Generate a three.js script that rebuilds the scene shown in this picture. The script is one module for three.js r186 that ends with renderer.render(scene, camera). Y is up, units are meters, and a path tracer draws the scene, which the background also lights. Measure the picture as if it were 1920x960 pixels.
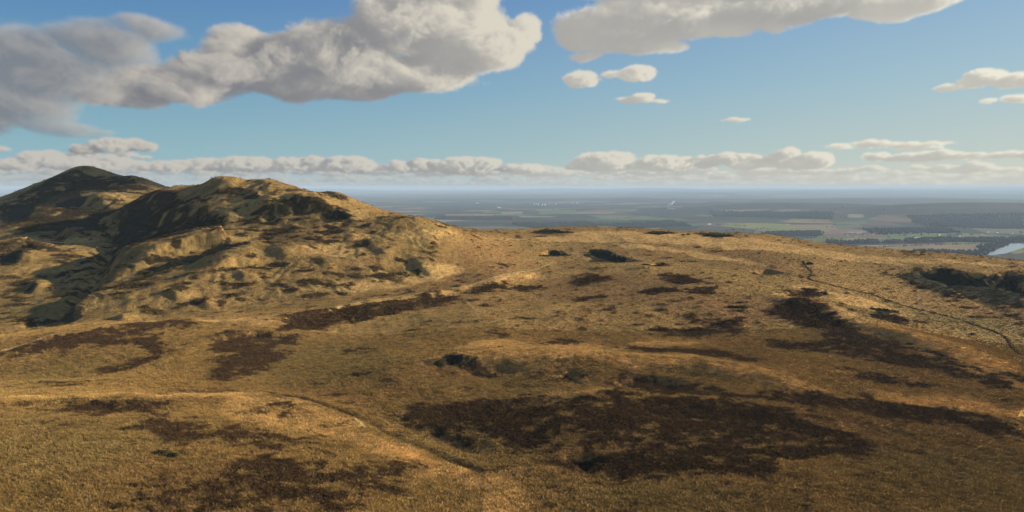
import * as THREE from 'three';
import { mergeGeometries } from 'three/addons/utils/BufferGeometryUtils.js';

// ---------------------------------------------------------------- helpers
const { sin, cos, tan, abs, min, max, floor, sqrt, exp, atan2, asin, PI, hypot, pow } = Math;
const R = (d) => d * PI / 180, lerp = (a, b, t) => a + (b - a) * t, clamp = (x, a = 0, b = 1) => x < a ? a : x > b ? b : x;
const ss = (a, b, x) => { const t = clamp((x - a) / (b - a)); return t * t * (3 - 2 * t); };
function rng(seed) { let s = seed >>> 0; return () => { s = (s + 0x6d2b79f5) | 0; let t = Math.imul(s ^ (s >>> 15), 1 | s); t = (t + Math.imul(t ^ (t >>> 7), 61 | t)) ^ t; return ((t ^ (t >>> 14)) >>> 0) / 4294967296; }; }
const PERM = new Uint8Array(512), GX = new Float32Array(256), GY = new Float32Array(256);
{ const r = rng(77), p = [...Array(256).keys()]; for (let i = 255; i > 0; i--) { const j = floor(r() * (i + 1)); [p[i], p[j]] = [p[j], p[i]]; } for (let i = 0; i < 512; i++) PERM[i] = p[i & 255]; for (let i = 0; i < 256; i++) { const a = r() * 2 * PI; GX[i] = cos(a); GY[i] = sin(a); } }
function noise(x, y) {                                   // gradient noise, about -1..1
  const xi = floor(x), yi = floor(y), fx = x - xi, fy = y - yi, X = xi & 255, Y = yi & 255;
  const u = fx * fx * fx * (fx * (fx * 6 - 15) + 10), v = fy * fy * fy * (fy * (fy * 6 - 15) + 10);
  const a = PERM[PERM[X] + Y], b = PERM[PERM[X + 1] + Y], c = PERM[PERM[X] + Y + 1], d = PERM[PERM[X + 1] + Y + 1];
  const n0 = GX[a] * fx + GY[a] * fy, n1 = GX[b] * (fx - 1) + GY[b] * fy, n2 = GX[c] * fx + GY[c] * (fy - 1), n3 = GX[d] * (fx - 1) + GY[d] * (fy - 1);
  return 1.5 * (n0 + (n1 - n0) * u + (n2 - n0) * v + (n0 - n1 - n2 + n3) * u * v);
}
function fbm(x, y, n = 4) { let s = 0, a = 0.5; for (let i = 0; i < n; i++) { s += a * noise(x, y); x = x * 2.03 + 17.3; y = y * 2.03 + 5.1; a *= 0.5; } return s; }
function billow(x, y, n = 4) { let s = 0, a = 0.5; for (let i = 0; i < n; i++) { s += a * (1 - 2 * abs(noise(x, y))); x = x * 2.03 + 11.7; y = y * 2.03 + 3.9; a *= 0.5; } return s; }
const lin = (c) => { c /= 255; return c <= 0.04045 ? c / 12.92 : pow((c + 0.055) / 1.055, 2.4); };
const rgb = (r, g, b) => [lin(r), lin(g), lin(b)];
const enc = (c) => { c = clamp(c); return 255 * (c <= 0.0031308 ? c * 12.92 : 1.055 * pow(c, 1 / 2.4) - 0.055); };

// ---------------------------------------------------------------- camera, sky, sun, exposure
const scene = new THREE.Scene();
const camera = new THREE.PerspectiveCamera(41.29, 2, 1, 250000);
camera.position.set(0, 60, 0);
camera.rotation.x = -5.826 * PI / 180;
const renderer = new THREE.WebGLRenderer();
renderer.toneMapping = THREE.LinearToneMapping;
const EXPOSURE = 1.92;
renderer.toneMappingExposure = EXPOSURE;
renderer.shadowMap.enabled = true;

const SUN_ROUND = 86, SUN_UP = 15.5;                       // degrees to the right of the view, degrees above the horizon
const sunDir = new THREE.Vector3(sin(R(SUN_ROUND)) * cos(R(SUN_UP)), sin(R(SUN_UP)), -cos(R(SUN_ROUND)) * cos(R(SUN_UP)));
const sun = new THREE.DirectionalLight(new THREE.Color(1, 0.85, 0.64), 5);
sun.position.copy(sunDir).multiplyScalar(2000);
sun.castShadow = true; sun.shadow.radius = 1.2;
sun.shadow.mapSize.set(4096, 4096);
Object.assign(sun.shadow.camera, { left: -900, right: 900, top: 500, bottom: -500, near: 10, far: 5000 });
scene.add(sun, sun.target);

{ // the sky: clear air and cumulus, by direction (degrees round from the view's middle, degrees up)
  const BLOBS = [[-34.63,7.87,5.37,3.27,0.9,0,-0.12], [-37.08,5.59,5.73,2.39,0.7,0,-0.1], [-34.26,4.08,3.47,0.79,0.35,0], [-38.26,4.32,4.33,1.53,0.4,0], [-27.6,11.12,3.36,1.23,0.8,0,-0.05], [-30.51,9.5,4.42,2.21,1,0,-0.12], [-31.95,6.67,2.61,1.45,0.6,0], [-40.45,6.96,4.05,3.84,0.8,0], [-31.47,3.76,1.98,0.37,0.4,0], [-21.51,10.24,2.39,1.91,0.4,1,-0.1], [-22.15,8.45,3.87,1.75,0.5,1,-0.15], [-25.51,7.28,4.85,1.45,0.5,1], [-29.52,6.47,2.92,1.04,0.5,1,-0.3], [-17.86,9.28,3.65,2.17,0.4,1,-0.05], [-15.4,10.8,1.64,0.99,0.3,1,0.25], [-13.36,10.09,4.65,2.87,0.35,1,-0.42], [-10.8,12.21,2.98,1.97,0.3,1,-0.1], [-8.25,12.7,4.75,2.95,0.35,1,0.12], [-4.8,12.38,4.36,2.78,0.35,1,0.3], [-2.19,10.98,3.51,2.04,0.3,1,0.3], [1.09,12.42,2.27,1.37,0.35,1,0.3], [-0.88,11.6,3.07,1.82,0.3,1,0.3], [-8.74,8.8,5.66,1.49,0.4,1,-0.05], [-17.1,7.91,6.22,1.37,0.5,1], [-4.77,15.16,3.9,1.93,0.4,1], [-13.83,7.83,5.08,0.9,0.5,1], [6.1,12.35,2.37,1.6,0.35,2,0.1], [8.25,12.5,4.02,1.98,0.4,2], [12.04,13.14,6.1,2.13,0.4,2,-0.1], [10.82,11.2,2.51,0.8,0.5,2], [18.12,13.36,6.78,1.88,0.4,2,-0.2], [16.58,11.92,2.38,0.7,0.3,2,0.3], [24.52,13.24,6.15,1.38,0.4,2,-0.35], [27.71,12.29,2.34,0.79,0.35,2,0.3], [29.02,12.85,4.15,0.98,0.4,2], [14.42,16.63,12.45,2.55,0.4,2], [25.79,16.22,8.99,2.06,0.4,2], [5.9,10.6,1.56,0.57,0.7,2], [12.51,10.85,1.66,0.56,0.8,2], [20.5,11.96,0.91,0.38,0.6,2], [10.23,8.97,1.53,0.7,0.35,3,0.25], [5.71,8.65,1.57,0.71,0.6,3], [10.06,6.98,1.53,0.29,0.5,3], [10.69,7.17,0.94,0.38,0.5,3], [12.18,6.84,0.84,0.21,0.8,3], [17.99,5.18,1.19,0.19,0.6,3], [8.3,9.02,1.03,0.33,1,3], [34.22,7.28,1.48,0.6,0.4,3], [35.85,7.0,1.42,0.52,0.4,3], [32.57,6.81,1.42,0.25,0.5,3], [36.22,5.79,0.97,0.31,0.5,3], [37.55,6.91,1.62,0.61,0.4,3], [34.61,5.84,0.59,0.18,0.8,3], [-30.21,2.9,1.48,0.57,0.35,4], [-31.85,2.63,1.17,0.34,0.4,4,-0.4], [-28.45,2.92,1.25,0.42,0.4,4,-0.3], [-29.19,3.09,1.03,0.38,0.4,4], [-36.56,2.49,0.46,0.18,0.6,4], [29.2,3.01,3.59,0.21,0.5,4], [27.82,3.13,1.58,0.31,0.45,4], [30.54,2.78,1.94,0.17,0.4,4], [25.52,2.99,1.08,0.24,0.8,4]];
  const W = 4096, H = 2048, data = new Float32Array(W * H * 4), K = 1 / EXPOSURE;
  const left = [[0, rgb(152, 182, 190)], [3, rgb(138, 178, 190)], [8, rgb(108, 157, 187)], [15, rgb(78, 125, 178)], [35, rgb(62, 104, 160)], [90, rgb(52, 88, 142)]];
  const right = [[0, rgb(226, 220, 192)], [3, rgb(204, 212, 202)], [8, rgb(178, 203, 212)], [15, rgb(146, 182, 212)], [35, rgb(110, 152, 198)], [90, rgb(62, 100, 152)]];
  const ramp = (t, e, o) => { let i = 0; while (i < t.length - 2 && e > t[i + 1][0]) i++; const f = clamp((e - t[i][0]) / (t[i + 1][0] - t[i][0])); for (let c = 0; c < 3; c++) o[c] = lerp(t[i][1][c], t[i + 1][1][c], f); };
  const under = rgb(188, 197, 197), cl = [], cr = [], veilL = rgb(172, 187, 194), veilR = rgb(218, 215, 198);
  const brightL = rgb(200, 192, 180), darkL = rgb(118, 120, 128), brightR = rgb(255, 249, 228), darkR = rgb(162, 162, 158);
  const G3 = [[1, 1, 0], [-1, 1, 0], [1, -1, 0], [-1, -1, 0], [1, 0, 1], [-1, 0, 1], [1, 0, -1], [-1, 0, -1], [0, 1, 1], [0, -1, 1], [0, 1, -1], [0, -1, -1]];
  const noise3 = (x, y, z) => {
    const xi = floor(x), yi = floor(y), zi = floor(z), fx = x - xi, fy = y - yi, fz = z - zi, X = xi & 255, Y = yi & 255, Z = zi & 255, u = fx * fx * (3 - 2 * fx), v = fy * fy * (3 - 2 * fy), w = fz * fz * (3 - 2 * fz);
    const g = (i, j, k) => { const d = G3[PERM[PERM[PERM[(X + i) & 255] + ((Y + j) & 255)] + ((Z + k) & 255)] % 12]; return d[0] * (fx - i) + d[1] * (fy - j) + d[2] * (fz - k); };
    return lerp(lerp(lerp(g(0, 0, 0), g(1, 0, 0), u), lerp(g(0, 1, 0), g(1, 1, 0), u), v), lerp(lerp(g(0, 0, 1), g(1, 0, 1), u), lerp(g(0, 1, 1), g(1, 1, 1), u), v), w);
  };
  // cloud masses, far to near: size of the puffs (deg), thickness, how much of the far air lies before them
  const L = [
    { u: 0.42, s: 4, veil: 0.62, seed: 5, list: [] }, { u: 0.55, s: 5, veil: 0.5, seed: 15, list: [] }, { u: 0.6, s: 7, veil: 0.34, seed: 25, list: [] }, { u: 0.68, s: 9, veil: 0.14, seed: 35, list: [] },
    { u: 0.6, s: 6, veil: 0.06, seed: 45, list: [] }, { u: 2.3, s: 5, veil: 0.02, seed: 55, list: [] }, { u: 2.6, s: 5.5, veil: 0, seed: 65, list: [] }, { u: 2.6, s: 1.7, veil: 0.1, seed: 78, list: [] },
  ];
  const add = (k, a, e, ra, re, soft = 0.4, tone = 0) => L[k].list.push([a, e, ra, re, min(ra, re * 2.2), soft, tone]);
  for (const [a, e, ra, re, soft, mass, tone = 0] of BLOBS) add([7, 6, 5, 4, 4][mass], a, e, ra * (mass === 0 ? 0.93 : mass < 3 ? 1.06 : 1), re * (mass === 0 ? 0.95 : mass < 3 ? 1.08 : 1.1), mass === 1 ? soft + 0.12 * ss(-8, -25, a) : mass === 0 ? soft * 0.68 : mass === 2 ? soft * 0.85 : mass < 3 ? soft : soft * 1.1, tone + (mass === 3 ? 0.45 : mass === 4 && a > 0 ? 0.6 : mass === 0 ? -0.72 : mass === 2 ? 0.3 : mass === 1 ? -0.3 * ss(-10, -22, a) : 0));
  { // the low banks: rows of puffs on a level base, going round the whole view
    const r = rng(404), bank = (k, base, size, tall, step, on) => { for (let a = -66; a < 66; a += step * (0.5 + r())) { const p = on(a); if (r() > p * 1.15) continue; const q = size * (0.35 + 0.85 * r() * (0.6 + 0.8 * noise(a * 0.5 + k, base))) * (0.55 + 0.55 * p); add(k, a, base + q * tall * 0.25 + tall * size * 0.9 * r() * r() * p, q * (1.1 + 0.9 * r()), q * tall * 0.75, 0.24, (r() - 0.5) * 0.3 + (a > 0 ? 0.4 : 0.05)); } };
    bank(0, 0.05, 0.5, 0.7, 0.35, () => 0.85); bank(0, 0.35, 0.45, 0.7, 0.45, () => 0.7);
    bank(1, 0.5, 0.6, 0.75, 0.45, (a) => 0.65 + 0.5 * noise(a * 0.12, 4)); bank(1, 0.85, 0.55, 0.7, 0.8, (a) => 0.55 + 0.6 * noise(a * 0.1 + 7, 4));
    bank(2, 1.0, 0.85, 0.75, 0.5, (a) => clamp(0.62 + 0.4 * ss(6, -14, a) + 0.5 * noise(a * 0.11 + 30, 4)));
    bank(3, 1.3, 1.1, 0.8, 0.55, (a) => clamp(ss(6, -4, a) * (0.9 + 0.5 * noise(a * 0.13 + 3, 9)))); bank(3, 1.9, 0.9, 0.7, 1.2, (a) => clamp(ss(-2, -10, a) * (0.5 + 0.8 * noise(a * 0.11 + 8, 9))));
    bank(3, 1.5, 1.1, 0.85, 0.36, (a) => clamp(ss(2.5, 7, a) * ss(26, 23, a) * (0.85 + 0.4 * noise(a * 0.3, 2))));
    bank(3, 1.95, 1.0, 0.8, 0.7, (a) => clamp(ss(8, 14, a) * ss(25.5, 21, a)));
    bank(3, 1.95, 0.8, 0.65, 0.45, (a) => clamp(ss(26, 29.5, a) * (0.9 + 0.4 * noise(a * 0.3, 5)) + 0.2 * ss(44, 50, abs(a))));
  }
  const shape = (act, n, x, y, z) => {
    let f = -1;
    for (let i = 0; i < n; i++) { const b = act[i], dx = (x - b[0]) / b[2], dy0 = y - b[1], dy = dy0 / (dy0 < 0 ? b[3] * 0.8 : b[3]), dz = z / b[4], g = 1 - dx * dx - dy * dy - dz * dz; if (g < -1) continue; const h = clamp(0.5 + (g - f) / 0.5); f = lerp(f, g, h) + 0.25 * h * (1 - h); }
    return f;
  };
  const density = (m, act, n, soft, x, y, z, oct) => {
    const w = 0.55 / m.u, wx = x + 0.5 * m.u * noise3(x * w + m.seed, y * w * 1.4, z * w) + 0.22 * m.u * noise3(x * w * 2.7, y * w * 3.2 + m.seed, z * w * 2.7), wy = y + 0.26 * m.u * noise3(x * w * 1.2 + 50, y * w * 1.6, z * w + m.seed);
    const f = shape(act, n, wx, wy, z); if (f < -0.95) return 0;
    const k = 0.95 / m.u; let s = 0, amp = 0.8, px = wx * k + m.seed, py = wy * k * 1.3 + m.seed, pz = z * k;
    for (let i = 0; i < oct; i++) { const q = noise3(px, py, pz); s += amp * (i < 3 ? 0.5 * q + 0.5 * (0.36 - 1.5 * abs(q)) : q); px = px * 2.07 + 5; py = py * 2.07 + 9; pz = pz * 2.07; amp *= 0.62; }
    return clamp((f + s - 0.06) / (0.3 + 1.0 * soft * soft));
  };
  const put = new Float32Array(3), act = [];
  const generic = (a, e) => { const s = 12 / (e + 12); return fbm(a * 0.045 + 3, e * s * 0.11 + 20, 3) * 2.1 - 0.12 + 0.3 * fbm(a * 0.5, e * 0.7, 4); };
  for (let x = 0; x < W; x++) {
    const lon = ((x + 0.5) / W - 0.5) * 360; let a = lon + 90; if (a > 180) a -= 360;      // lon 0 = +x, 90 = +z; the view's middle (-z) is -90
    const mine = L.map((m) => abs(a) < 64 ? m.list.filter((b) => abs(a - b[0]) < b[2] * 1.5 + m.u * 0.9) : []);
    const sr = sin(R(SUN_ROUND - a)) * 0.96, sf = cos(R(SUN_ROUND - a)) * 0.96, su = 0.27;
    for (let y = 0; y < H; y++) {
      const e = ((y + 0.5) / H - 0.5) * 180, o = (y * W + x) * 4; data[o + 3] = 1;
      if (e <= 0) { data[o] = under[0] * K; data[o + 1] = under[1] * K; data[o + 2] = under[2] * K; continue; }
      const ce = cos(R(e)), off = Math.acos(clamp(sunDir.x * sin(R(a)) * ce + sunDir.y * sin(R(e)) - sunDir.z * cos(R(a)) * ce, -1, 1)) * 180 / PI, near = pow(ss(135, 12, off), 1.15);
      ramp(left, max(e, 0), cl); ramp(right, max(e, 0), cr);
      for (let c = 0; c < 3; c++) put[c] = lerp(cl[c], cr[c], near) * (1 + 0.4 * ss(34, 4, off));
      const veil = 0.85 * ss(2.3, 0.5, e + 0.35 * noise(a * 0.2, e)); for (let c = 0; c < 3; c++) put[c] = lerp(put[c], lerp(veilL[c], veilR[c], near), veil);
      const away = max(ss(44, 58, abs(a)), ss(18.5, 25, e));                                // beyond the picture the same kind of sky goes on
      if (away > 0 && e < 80) {
        const f = lerp(-0.7, generic(a, e), away), A = ss(0, 0.45, f) * ss(0, 3, e); if (A > 0.002) { const q = clamp(0.6 + 0.5 * (f - generic(a + 1.6, e + 1)) - 0.25 * clamp(f)); for (let c = 0; c < 3; c++) put[c] = lerp(put[c], lerp(lerp(darkL[c], darkR[c], near), lerp(brightL[c], brightR[c], near), q), A * 0.95); }
      }
      if (e < 24) for (let k = 0; k < L.length; k++) {
        const m = L[k]; if (!mine[k].length) continue;
        let n = 0, deep = 0, soft = 0, tone = 0, ws = 1e-4;
        for (const b of mine[k]) { const dy = (e - b[1]) / b[3]; if (abs(e - b[1]) > b[3] * 1.5 + m.u * 0.4) continue; act[n++] = b; deep = max(deep, b[4]); const dx = (a - b[0]) / b[2], w = exp(-1.6 * (dx * dx + dy * dy)); ws += w; soft += w * b[5]; tone += w * b[6]; }
        if (!n) continue;
        soft /= ws; tone /= ws; deep = min(deep, m.u * 2.4) * 1.15;
        const step = m.u * 0.13; let T = 1, sum = 0, got = 0;
        for (let d = -deep; d < deep && T > 0.02; d += step) {
          const den = density(m, act, n, soft, a, e, d, 6); if (den < 0.005) continue;
          let tau = 0; for (const q of [0.12, 0.3, 0.6, 1.05, 1.7]) tau += density(m, act, n, soft, a + sr * q * m.u, e + su * q * m.u, d + sf * q * m.u, 3) * (q < 0.2 ? 0.15 : q < 0.4 ? 0.22 : q < 0.8 ? 0.35 : 0.5);
          const al = 1 - exp(-den * m.s * 0.13), lit = 0.8 * exp(-tau * 2.3) + 0.2 * exp(-tau * 0.45); sum += T * al * lit; got += T * al; T *= 1 - al;
        }
        if (got < 0.004) continue;
        const q = clamp(sum / got * 1.22 + 0.02 + 0.5 * tone + 0.12 * (1 - got) * near), A = got * (1 - m.veil * 0.35);
        for (let c = 0; c < 3; c++) { const v = lerp(lerp(darkL[c], darkR[c], near), lerp(brightL[c], brightR[c], near), q), hz = lerp(veilL[c], veilR[c], near); put[c] = lerp(put[c], lerp(v, hz, m.veil), A); }
      }
      data[o] = put[0] * K; data[o + 1] = put[1] * K; data[o + 2] = put[2] * K;
    }
  }
  const t = new THREE.DataTexture(data, W, H, THREE.RGBAFormat, THREE.FloatType);
  t.mapping = THREE.EquirectangularReflectionMapping; t.magFilter = THREE.LinearFilter; t.needsUpdate = true;
  scene.background = t; scene.environment = t;
}
scene.fog = new THREE.FogExp2(new THREE.Color(0.58, 0.77, 1), 4.4e-5);

// ---------------------------------------------------------------- naming
const taken = {};
const numbered = (n) => { taken[n] = (taken[n] ?? -1) + 1; return taken[n] ? n + '_' + String(taken[n]).padStart(3, '0') : n; };
function tag(o, label, category, group, kind) { o.userData = { label, category }; if (group) o.userData.group = group; if (kind) o.userData.kind = kind; o.traverse((m) => { if (m.isMesh) m.castShadow = m.receiveShadow = true; }); return o; }
function part(name, geometry, material, parent) { const m = new THREE.Mesh(geometry, material); m.name = name; m.castShadow = m.receiveShadow = true; parent.add(m); return m; }
function top(name, geometry, material) { const m = new THREE.Mesh(geometry, material); m.name = numbered(name); m.castShadow = m.receiveShadow = true; scene.add(m); return m; }
function base(name, x, y, z, turn = 0) { const g = new THREE.Group(); g.name = numbered(name); g.position.set(x, y, z); g.rotation.y = turn; scene.add(g); return g; }
const dull = { roughness: 1, specularIntensity: 0.15 };
const mat = (r, g, b, more = {}) => new THREE.MeshPhysicalMaterial({ color: new THREE.Color().setRGB(r, g, b), ...dull, ...more });
console.log('sky done');

// ---------------------------------------------------------------- the lie of the moor
// measured heights (x, z, y in metres) and what lies on them, in plan
const CONTROL = [[-93.0,-118.0,1.24], [-62.8,-116.0,2.24], [-29.9,-114.0,3.23], [-5.8,-118.0,1.24], [22.8,-116.0,2.24], [51.8,-117.0,1.74], [97.7,-124.0,-1.75], [-109.3,-140.0,3.38], [-77.8,-145.0,1.35], [-55.7,-172.0,-1.2], [-32.1,-152.0,-1.48], [-143.2,-185.0,0.94], [-124.1,-190.0,-0.66], [-102.2,-192.0,-1.62], [-77.8,-201.0,-3.5], [-187.4,-243.0,-7.96], [-148.8,-244.0,-6.23], [-107.0,-238.0,-4.6], [-42.1,-186.0,-6.18], [-22.2,-171.0,-6.57], [-7.4,-151.0,-4.9], [-201.3,-262.0,-3.62], [-175.8,-290.0,-0.98], [-118.5,-310.0,-1.42], [-72.3,-350.0,-0.03], [-31.3,-395.0,0.81], [14.2,-450.0,2.63], [-236.9,-309.0,-8.74], [-234.5,-342.0,-9.98], [-184.4,-351.0,-7.28], [-137.4,-360.0,-5.52], [-95.3,-375.0,-2.21], [-196.2,-375.0,3.8], [-155.5,-410.0,11.65], [-124.9,-440.0,18.59], [-230.3,-480.0,26.2], [-172.6,-500.0,36.58], [-219.9,-530.0,47.62], [-249.2,-560.0,62.17], [-238.1,-565.0,64.39], [-201.1,-560.0,62.17], [-171.9,-550.0,57.86], [-132.7,-530.0,49.69], [-109.0,-515.0,40.72], [-91.9,-505.0,38.33], [-68.5,-485.0,39.19], [-39.6,-560.0,26.3], [-88.6,-470.0,30.6], [-59.8,-420.0,3.78], [-29.2,-620.0,20.25], [0.0,-640.0,19.97], [62.2,-660.0,20.8], [161.0,-640.0,18.46], [226.6,-600.0,15.86], [282.4,-560.0,9.95], [340.7,-540.0,6.61], [394.2,-520.0,2.81], [0.0,-520.0,11.06], [72.0,-480.0,7.21], [134.1,-500.0,8.98], [41.1,-370.0,-1.38], [10.1,-318.0,-3.01], [53.7,-280.0,-4.56], [-60.3,-290.0,-6.87], [-58.5,-235.0,-5.72], [-29.8,-232.0,-2.59], [0.0,-240.0,-0.82], [32.8,-241.0,-1.08], [78.5,-222.0,-2.45], [99.1,-205.0,-4.09], [37.4,-275.0,-5.65], [95.0,-270.0,-4.9], [0.0,-219.0,-4.85], [49.9,-214.0,-4.07], [-31.6,-196.0,-4.85], [6.4,-198.0,-3.05], [38.7,-200.0,-2.53], [67.5,-190.0,-3.81], [106.7,-178.0,-4.82], [130.9,-168.0,-5.4], [19.5,-172.0,-2.35], [27.8,-142.0,-1.03], [62.1,-141.0,-0.6], [144.7,-380.0,1.53], [156.8,-340.0,-0.51], [162.7,-300.0,-1.87], [177.1,-270.0,-4.9], [185.1,-240.0,-7.51], [188.4,-425.0,3.11], [208.4,-386.0,-4.04], [223.5,-342.0,-9.15], [219.6,-292.0,-10.9], [302.0,-455.0,6.34], [266.8,-400.0,-6.36], [298.8,-392.0,-5.03], [245.6,-450.0,3.35], [-570.7,-760.0,46.99], [-555.1,-790.0,61.84], [-530.1,-800.0,73.03], [-513.9,-805.0,83.69], [-493.9,-805.0,83.69], [-475.2,-800.0,73.65], [-437.6,-785.0,71.57], [-392.4,-750.0,59.42], [-361.9,-735.0,54.29], [-393.7,-680.0,47.3], [-471.3,-700.0,42.55], [-392.0,-580.0,23.72], [-370.6,-605.0,26.92], [-362.7,-500.0,12.94], [-300.4,-470.0,12.04], [-299.7,-420.0,-2.94], [-272.7,-425.0,-0.29], [-325.7,-548.0,17.09], [-285.5,-482.0,6.99], [-247.6,-366.0,-9.56], [-322.8,-580.0,37.38], [-309.8,-600.0,49.73], [-304.3,-530.0,22.68], [-248.1,-470.0,19.48], [-269.2,-545.0,38.75], [-237.9,-430.0,9.29], [-236.8,-398.0,-1.24], [-150.0,-70.0,2.0], [0.0,-60.0,0.0], [150.0,-70.0,0.0], [-200.0,60.0,4.0], [0.0,80.0,0.0], [220.0,60.0,0.0], [-190.0,-160.0,3.0], [210.0,-150.0,-7.0], [260.0,-60.0,-4.0], [-230.0,-60.0,5.0], [-560.0,-900.0,40.0], [-300.0,-760.0,10.0], [-200.0,-720.0,0.0], [-80.0,-740.0,-12.0], [60.0,-790.0,-22.0], [200.0,-780.0,-28.0], [330.0,-730.0,-30.0], [440.0,-640.0,-32.0], [520.0,-520.0,-30.0], [-700.0,-800.0,30.0], [-640.0,-600.0,10.0], [-560.0,-420.0,-10.0], [-420.0,-300.0,-12.0], [-300.0,-230.0,-8.0], [-620.0,-1000.0,0.0], [-300.0,-1000.0,-60.0], [0.0,-1000.0,-80.0], [400.0,-900.0,-80.0], [520.0,-300.0,-30.0], [360.0,-230.0,-18.0], [-150.0,-600.0,30.0]];
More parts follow.
